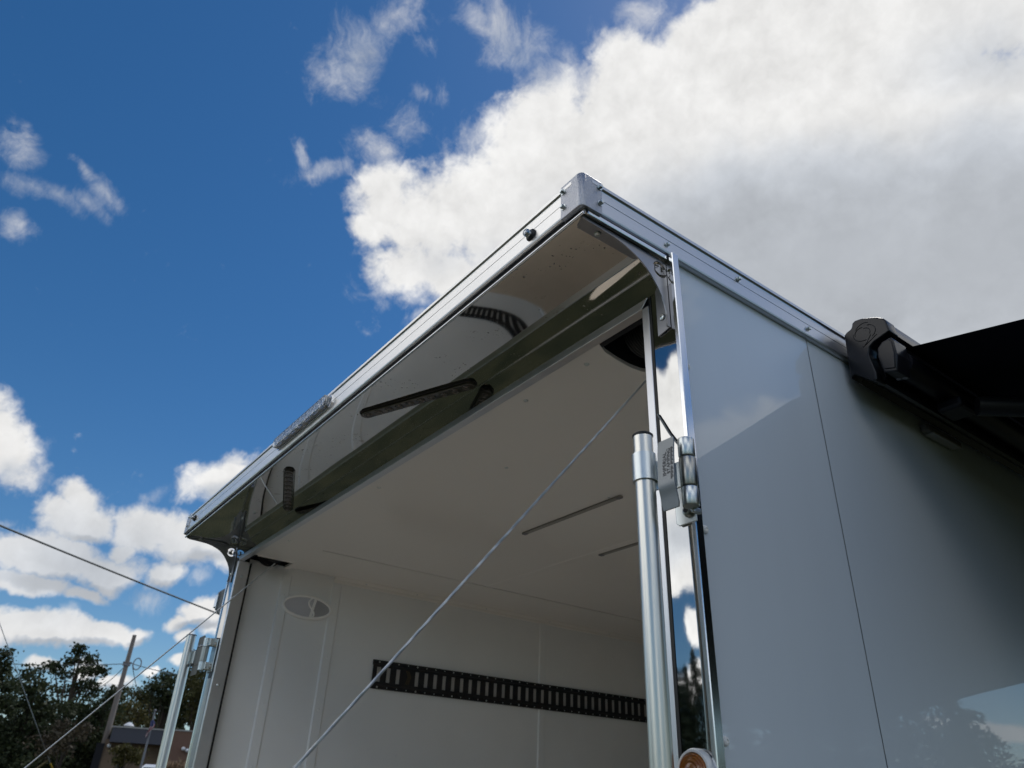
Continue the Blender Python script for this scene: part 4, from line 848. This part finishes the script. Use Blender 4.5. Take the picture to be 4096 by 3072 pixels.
tree('deciduous_tree', 'small far tree right of the pole with a thin top', 'tree', TREES['far_tree'], 66, 'leaf_rusty', 17, GRP, dens=.9, size=.20)
tree('deciduous_tree', 'round dark tree behind the flagpole and brick building', 'tree', TREES['round_tree'], 60, 'leaf', 18, GRP, dens=1.1, size=.22)
tree('deciduous_tree', 'olive tinted tree beside the far trailer post', 'tree', TREES['rusty_tree'], 57, 'leaf_rusty', 19, GRP, dens=1.1, size=.22)
tree('shrub', 'yellow green ornamental tree in front of the brick building', 'shrub', TREES['shrub'], 40, 'leaf_yellow', 20, None, dens=2.2, size=.13, airy=.22, depth=.3, trunk_r=.05)

# a far strip of woodland closes the gaps between the trunks
rng = np.random.default_rng(77); C = []
for i in range(26000):
    az = rng.uniform(-99, -69); dd = 78 + rng.uniform(-3, 3); top = 3.3 + .35 * math.sin(az * 1.7) + .35 * math.sin(az * 4.3 + 1)
    C.append(tuple(at(az, dd, max(.05, zat(top, dd) * rng.uniform(0, 1) ** .7))))
o = put('woodland', quads('woodland', np.array(C), rng.uniform(.35, .8, size=len(C)), rng, 'leaf'), kind='stuff'); o['label'] = 'far strip of dark woodland along the horizon'; o['category'] = 'woods'

# conifers behind the viewpoint and off to the right, seen in the polished post and the glossy wall
def conifer(az, dist, h, w, seed, label, top_el=None):
    rng = np.random.default_rng(seed); b = at(az, dist)
    T_ = thing('conifer', tuple(b), label, 'tree', 'conifers around the field')
    Cs, Ss = [], []; tm = MB(); tm.tube([tuple(b), (b.x, b.y, h * .97)], [.16, .02], 8)
    n = int(h * 6.5)
    for i in range(n):
        z = h * (.06 + .94 * (i / n) ** .92); r = w * (1 - z / h) ** .8 * rng.uniform(.6, 1.12) + .08
        for k in range(5):
            a = rng.uniform(0, 2 * math.pi); e = np.array([b.x + r * math.cos(a), b.y + r * math.sin(a), z - r * .18])
            s = np.array([b.x, b.y, z]); tm.tube([tuple(s), tuple(e)], [.025, .006], 4)
            m = int(16 + 26 * r); f = rng.uniform(.15, 1.05, size=(m, 1)); Cs.append(s + (e - s) * f + rng.normal(size=(m, 3)) * np.array([.10, .10, .07]) * (.6 + r * .5)); Ss.append(rng.uniform(.12, .26, size=m))
    put('crown', quads('conifer_crown', np.concatenate(Cs), np.concatenate(Ss), rng, 'needle', aspect=.34), T_); part('trunk', tm, 'bark', T_)
for i, (az, d, el, w, lab) in enumerate([(-136.5, 34, 10.4, 4.0, 'tallest wide conifer reflected along the left edge of the polished door post'), (-138.4, 32, 9.4, 2.6, 'dark conifer with the highest tip mirrored in the polished door post'), (-139.3, 33, 8.3, 2.0, 'slim pointed conifer mirrored in the middle of the polished door post'), (-140.0, 31, 7.2, 2.0, 'shorter conifer mirrored right of the slim one in the door post'),
                                         (-140.9, 35, 6.0, 2.2, 'smallest conifer mirrored at the right edge of the polished door post'), (-141.8, 33, 6.8, 1.4, 'conifer of the back row standing past the mirrored sky gap'), (-143.2, 34, 9.0, 2.0, 'broad tall conifer closing the row behind the trailer'),
                                         (25.4, 24, 10.6, 4.4, 'large spruce reflected in the glossy white wall below the awning'), (28.6, 26, 9.2, 3.8, 'spruce reflected left of the largest one in the white wall'), (21.6, 27, 7.4, 3.2, 'lower spruce reflected against the pale sky patch in the white wall'), (32.0, 27, 7.8, 3.6, 'spruce reflected right of the panel joint in the white wall'), (35.2, 29, 6.0, 2.6, 'far spruce reflected left of the panel joint in the white wall'), (38.6, 30, 6.4, 2.2, 'end spruce reflected near the rear post low in the white wall')]):
    conifer(az, d, zat(el, d), w, 100 + i, lab)

# utility pole with its wires
PD = 48.0; pb = at(-79.98, PD)
UP = thing('utility_pole', tuple(pb), 'weathered wooden utility pole standing left of the brick building', 'pole')
ptop = zat(8.72, PD)
part('pole', MB().tube([tuple(pb), (pb.x, pb.y, ptop)], [.185, .105], 14), 'wood', UP, smooth=60)
rt = Vector((math.cos(R_(-79.98)), -math.sin(R_(-79.98)), 0)); fw = Vector((math.sin(R_(-79.98)), math.cos(R_(-79.98)), 0))
zc = zat(6.95, PD)
ring = [(pb + rt * (.52 + .20 * math.cos(a)) - fw * .1 + Vector((0, 0, zc + .02 + .30 * math.sin(a)))) for a in np.linspace(0, 2 * math.pi, 25)]
part('wire_coil', MB().tube([tuple(p) for p in ring], .030, 6, cap=False), 'grey_metal', UP, smooth=60)
part('clamp_hardware', MB().box(pb.x - .17, pb.x + .17, pb.y - .17, pb.y + .17, zc - .12, zc - .02), 'grey_metal', UP)
part('insulator', MB().tube([tuple(pb + rt * -.2 + Vector((0, 0, zc + .05))), tuple(pb + rt * .25 + Vector((0, 0, zc + .05)))], .05, 8), 'grey_metal', UP)
part('meter_box', MB().box(pb.x + .10, pb.x + .26, pb.y + .06, pb.y + .20, zat(1.80, PD), zat(2.12, PD)), 'white_paint', UP)
def wire(name, label, a, b, r, sag=0.0, mm='wire', cat='cable', group=None):
    a, b = Vector(a), Vector(b); n = 28
    o = put(name, MB().tube([tuple(a.lerp(b, i / n) - Vector((0, 0, sag * 4 * (i / n) * (1 - i / n)))) for i in range(n + 1)], r, 6).mesh(name, mm, smooth=60))
    o['label'] = label; o['category'] = cat
    if group: o['group'] = group
    return o
pz = lambda el: Vector((pb.x, pb.y, zat(el, PD)))
wire('overhead_wire', 'thin paired line from the utility pole off to the left', pz(6.93), at(-92, 60, zat(6.05, 60)), .022, .25, group='wires on the pole')
wire('overhead_wire', 'thin line from the utility pole down to the right', pz(7.02) - fw * .1, at(-75.0, 62, zat(6.55, 62)), .022, .15, group='wires on the pole')
wire('overhead_wire', 'service drop slanting left below the pole coil', pz(6.9), at(-81.6, 60, zat(5.2, 60)), .022, .3, group='wires on the pole')
wire('overhead_wire', 'service drop slanting right below the pole coil', pz(6.9) + rt * .3, at(-78.6, 58, zat(5.1, 58)), .020, .2, group='wires on the pole')
wire('overhead_wire', 'thick near line crossing the clouds behind the canopy', WIRE_A, WIRE_B, .030, .12)
gw = wire('guy_wire', 'slanting guy wire with a yellow sleeve at its foot', GUY_A, GUY_B, .014, .02, 'cable', 'guy wire')
d = (Vector(GUY_B) - Vector(GUY_A)).normalized(); s0 = Vector(GUY_Y)
part('yellow_guard', MB().tube([tuple(s0), tuple(s0 + d * 1.6)], [.030, .045], 10), 'yellow', gw, smooth=60)
yg = thing('guy_guard', tuple(at(-83.5, 40)), 'leaning faded yellow guard sleeve under the dark trees', 'guard')
a = at(-82.75, 40, zat(1.15, 40)); b = at(-83.9, 40, zat(.0, 40))
part('sleeve', MB().tube([tuple(b), tuple(a)], .055, 10), 'yellow_old', yg, smooth=60)

# brick building with a dark fascia; local frame: x to the right, y away from the camera
BD = 45.0; baz = -77.6; bo = at(baz, BD)
BM = Matrix.Translation(bo) @ Matrix.Rotation(R_(-baz), 4, 'Z')
BL = thing('brick_building', tuple(bo), 'low brown brick building with a dark sloped fascia', 'building')
B = lambda name, mb, m, **k: part(name, mb, m, k.pop('parent', BL), mw=BM, **k)
bx = lambda az: BD * math.tan(R_(az - baz)); bz = lambda el: zat(el, BD)
xl, xm, xr = bx(-79.75), bx(-76.35), 16.0
B('wall', MB().box(xl - .2, xm, .9, 9, 0, bz(2.42) + .1), 'brick2')
B('wall', MB().box(xm + .002, xr, .0, 9, 0, bz(3.22)), 'brick', label='red brown plain end wall')
B('fascia', MB().prism([(.0, bz(2.36)), (.95, bz(2.36)), (.95, bz(3.2)), (.16, bz(3.2))], lambda p, q: (q, p[0], p[1]), xl, xm - .002), 'fascia')
nsl = 12
for i in range(nsl):
    x = xl + (xm - xl) * (i + .5) / nsl; B('fascia_seam', MB().prism([(-.012, bz(2.365)), (.0, bz(2.365)), (.155, bz(3.19)), (.14, bz(3.19))], lambda p, q: (q, p[0], p[1]), x - .02, x + .02), 'fascia')
B('coping', MB().box(xl - .05, xm, .12, 9, bz(3.2) + .002, bz(3.2) + .07), 'coping')
B('coping', MB().box(xm + .004, xr + .05, -.04, 9, bz(3.22) + .002, bz(3.22) + .07), 'coping')
B('roof_vent', MB().lathe([(.12, 0), (.12, .08), (.26, .10), (.22, .17), (.10, .25), (.02, .28)], 14), 'white_paint') .matrix_basis = BM @ Matrix.Translation((bx(-78.9), 1.2, bz(3.2) + .06))
B('window', MB().box(bx(-78.85), bx(-78.42), .85, .93, bz(2.02), bz(2.34)), 'glass_dark')
B('door', MB().box(bx(-79.05), bx(-78.55), .85, .93, .05, bz(1.25)), 'glass_dark')
B('side_panel', MB().box(xl - .55, xl - .2, .8, 1.0, 0, bz(2.3)), 'void')
def lampball(x, z, y):
    o = B('security_light', MB().box(x - .05, x + .05, y, y + .1, z - .05, z + .05), 'grey_metal')
    P_ = MB().lathe([(.02, -.10), (.09, -.06), (.10, 0), (.07, .06), (.02, .08)], 12)
    part('lamp_head', P_, 'white_paint', o, mw=BM @ Matrix.Translation((x, y - .06, z)), smooth=60)
lampball(bx(-79.72), bz(2.18), .80); lampball(bx(-75.33), bz(2.22), -.1); lampball(bx(-75.08), bz(2.14), -.1)

# flagpole with a limp flag
FD = 34.0; fb = at(-77.55, FD)
FP = thing('flagpole', tuple(fb), 'thin flagpole in front of the brick building with a furled limp flag', 'flagpole')
ft = zat(4.25, FD)
part('pole', MB().tube([tuple(fb), (fb.x, fb.y, ft)], [.060, .030], 10), 'grey_metal', FP, smooth=60)
part('finial', MB().lathe([(.01, -.05), (.05, -.02), (.05, .02), (.01, .05)], 10), 'grey_metal', FP, mw=Matrix.Translation((fb.x, fb.y, ft + .04)), smooth=60)
FL = thing('flag', (fb.x, fb.y, zat(3.0, FD)), 'limp flag with red and white stripes and a blue field hanging on the flagpole', 'flag')
fz1, fz0 = zat(3.78, FD), zat(2.86, FD)
fr = Vector((math.cos(R_(-77.5)), -math.sin(R_(-77.5)), 0)); ff = Vector((math.sin(R_(-77.5)), math.cos(R_(-77.5)), 0))
def flag_pt(u, v):
    w = .17 * math.sin(math.pi * min(1, .15 + .85 * v)) ** .6 * (.75 + .3 * math.sin(7 * v))
    x = -.03 - w * .5 + w * (.5 + .5 * math.sin(u * 9 + v * 4)) ; y = .10 * math.cos(u * 11 + 2 * v)
    return fb + fr * (x + .06 * math.sin(5 * v)) + ff * (y - .1) + Vector((0, 0, fz1 + (fz0 - fz1) * v)) - Vector((0, 0, .10 * u))
for k in range(13):
    m = MB().grid(lambda u, v: flag_pt((k + u) / 13, v if k > 6 else .42 + .58 * v), 3, 26)
    part('stripe', m, 'flag_red' if k % 2 == 0 else 'flag_white', FL, smooth=80, normals=False)
part('blue_field', MB().grid(lambda u, v: flag_pt(u * 7 / 13, v * .42), 16, 12), 'flag_blue', FL, smooth=80, normals=False)

# white pickup truck, only its cab roof shows above the frame
VD = 38.0; vo = at(-75.75, VD); VM = Matrix.Translation(vo) @ Matrix.Rotation(R_(90 + 76.85 - 16), 4, 'Z') @ Matrix.Scale(1.24, 4)
VT = thing('pickup_truck', tuple(vo), 'white pickup truck parked in front of the brick building', 'truck')
V = lambda name, mb, m, **k: part(name, mb, m, k.pop('parent', VT), mw=k.pop('mw', VM), **k)
hz = zat(1.22, VD) / 1.24
def side(pts, x0, x1): return MB().prism(pts, lambda p, q: (p[0], q, p[1]), x0, x1)
V('body', side([(-2.9, .45), (-2.9, .80), (-2.85, 1.05), (-1.25, 1.18), (2.75, 1.18), (2.8, .5)], -.95, .95), 'white_paint', bevel=.04, smooth=35)
V('cab', side([(-1.20, 1.17), (-.52, hz - .06), (-.35, hz), (1.0, hz), (1.15, hz - .08), (1.35, 1.17)], -.82, .82), 'white_paint', bevel=.05, smooth=35)
V('windshield', side([(-1.16, 1.22), (-.58, hz - .10), (-.60, hz - .10), (-1.19, 1.22)], -.74, .74), 'glass_dark')
for s in (-1, 1):
    for (a, b) in ((-.95, .02), (.10, 1.12)):
        y = sorted((s * .818, s * .826)); V('side_window', side([(a if a > 0 else a + .0, 1.25), ((-.45 if a < 0 else a), hz - .14), (b - (.12 if b > 1 else 0), hz - .14), (b, 1.25)], *y), 'glass_dark')
    for x in (-1.9, 1.8):
        w = V('wheel', MB().lathe([(.20, -.12), (.36, -.12), (.39, -.08), (.39, .08), (.36, .12), (.20, .12)], 24), 'tyre', mw=VM @ aim((x, s * .86, .39), (0, s, 0)), smooth=40)
        V('rim', MB().lathe([(.05, .10), (.20, .09), (.23, .12), (.23, .121)], 18), 'grey_metal', parent=w, mw=VM @ aim((x, s * .86, .39), (0, s, 0)))
    V('mirror', MB().box(-.95, -.82, min(s * .95, s * 1.12), max(s * .95, s * 1.12), 1.22, 1.40), 'white_paint', bevel=.02)
    V('headlight', MB().box(-2.93, -2.88, min(s * .6, s * .9), max(s * .6, s * .9), .82, .98), 'clear')
V('bumper', MB().box(-3.0, -2.88, -.93, .93, .42, .62), 'grey_metal', bevel=.03)

# straw-coloured brush in front of the end wall
rng = np.random.default_rng(5); sb = at(-75.2, 36)
C = []; 
for i in range(5200):
    u = rng.uniform(-1, 1); dd = 36 + rng.uniform(-.8, .8); az = -75.3 + u * 1.25
    C.append(tuple(at(az, dd, max(.05, zat(1.33 - .12 * abs(u), dd) * rng.uniform(.05, 1) ** .6))))
o = put('brush_pile', quads('brush_pile', np.array(C), rng.uniform(.25, .7, size=len(C)), rng, 'straw', flat=.8, aspect=.10)); o['label'] = 'pile of dry straw coloured brush before the end wall'; o['category'] = 'brush'; o['kind'] = 'stuff'
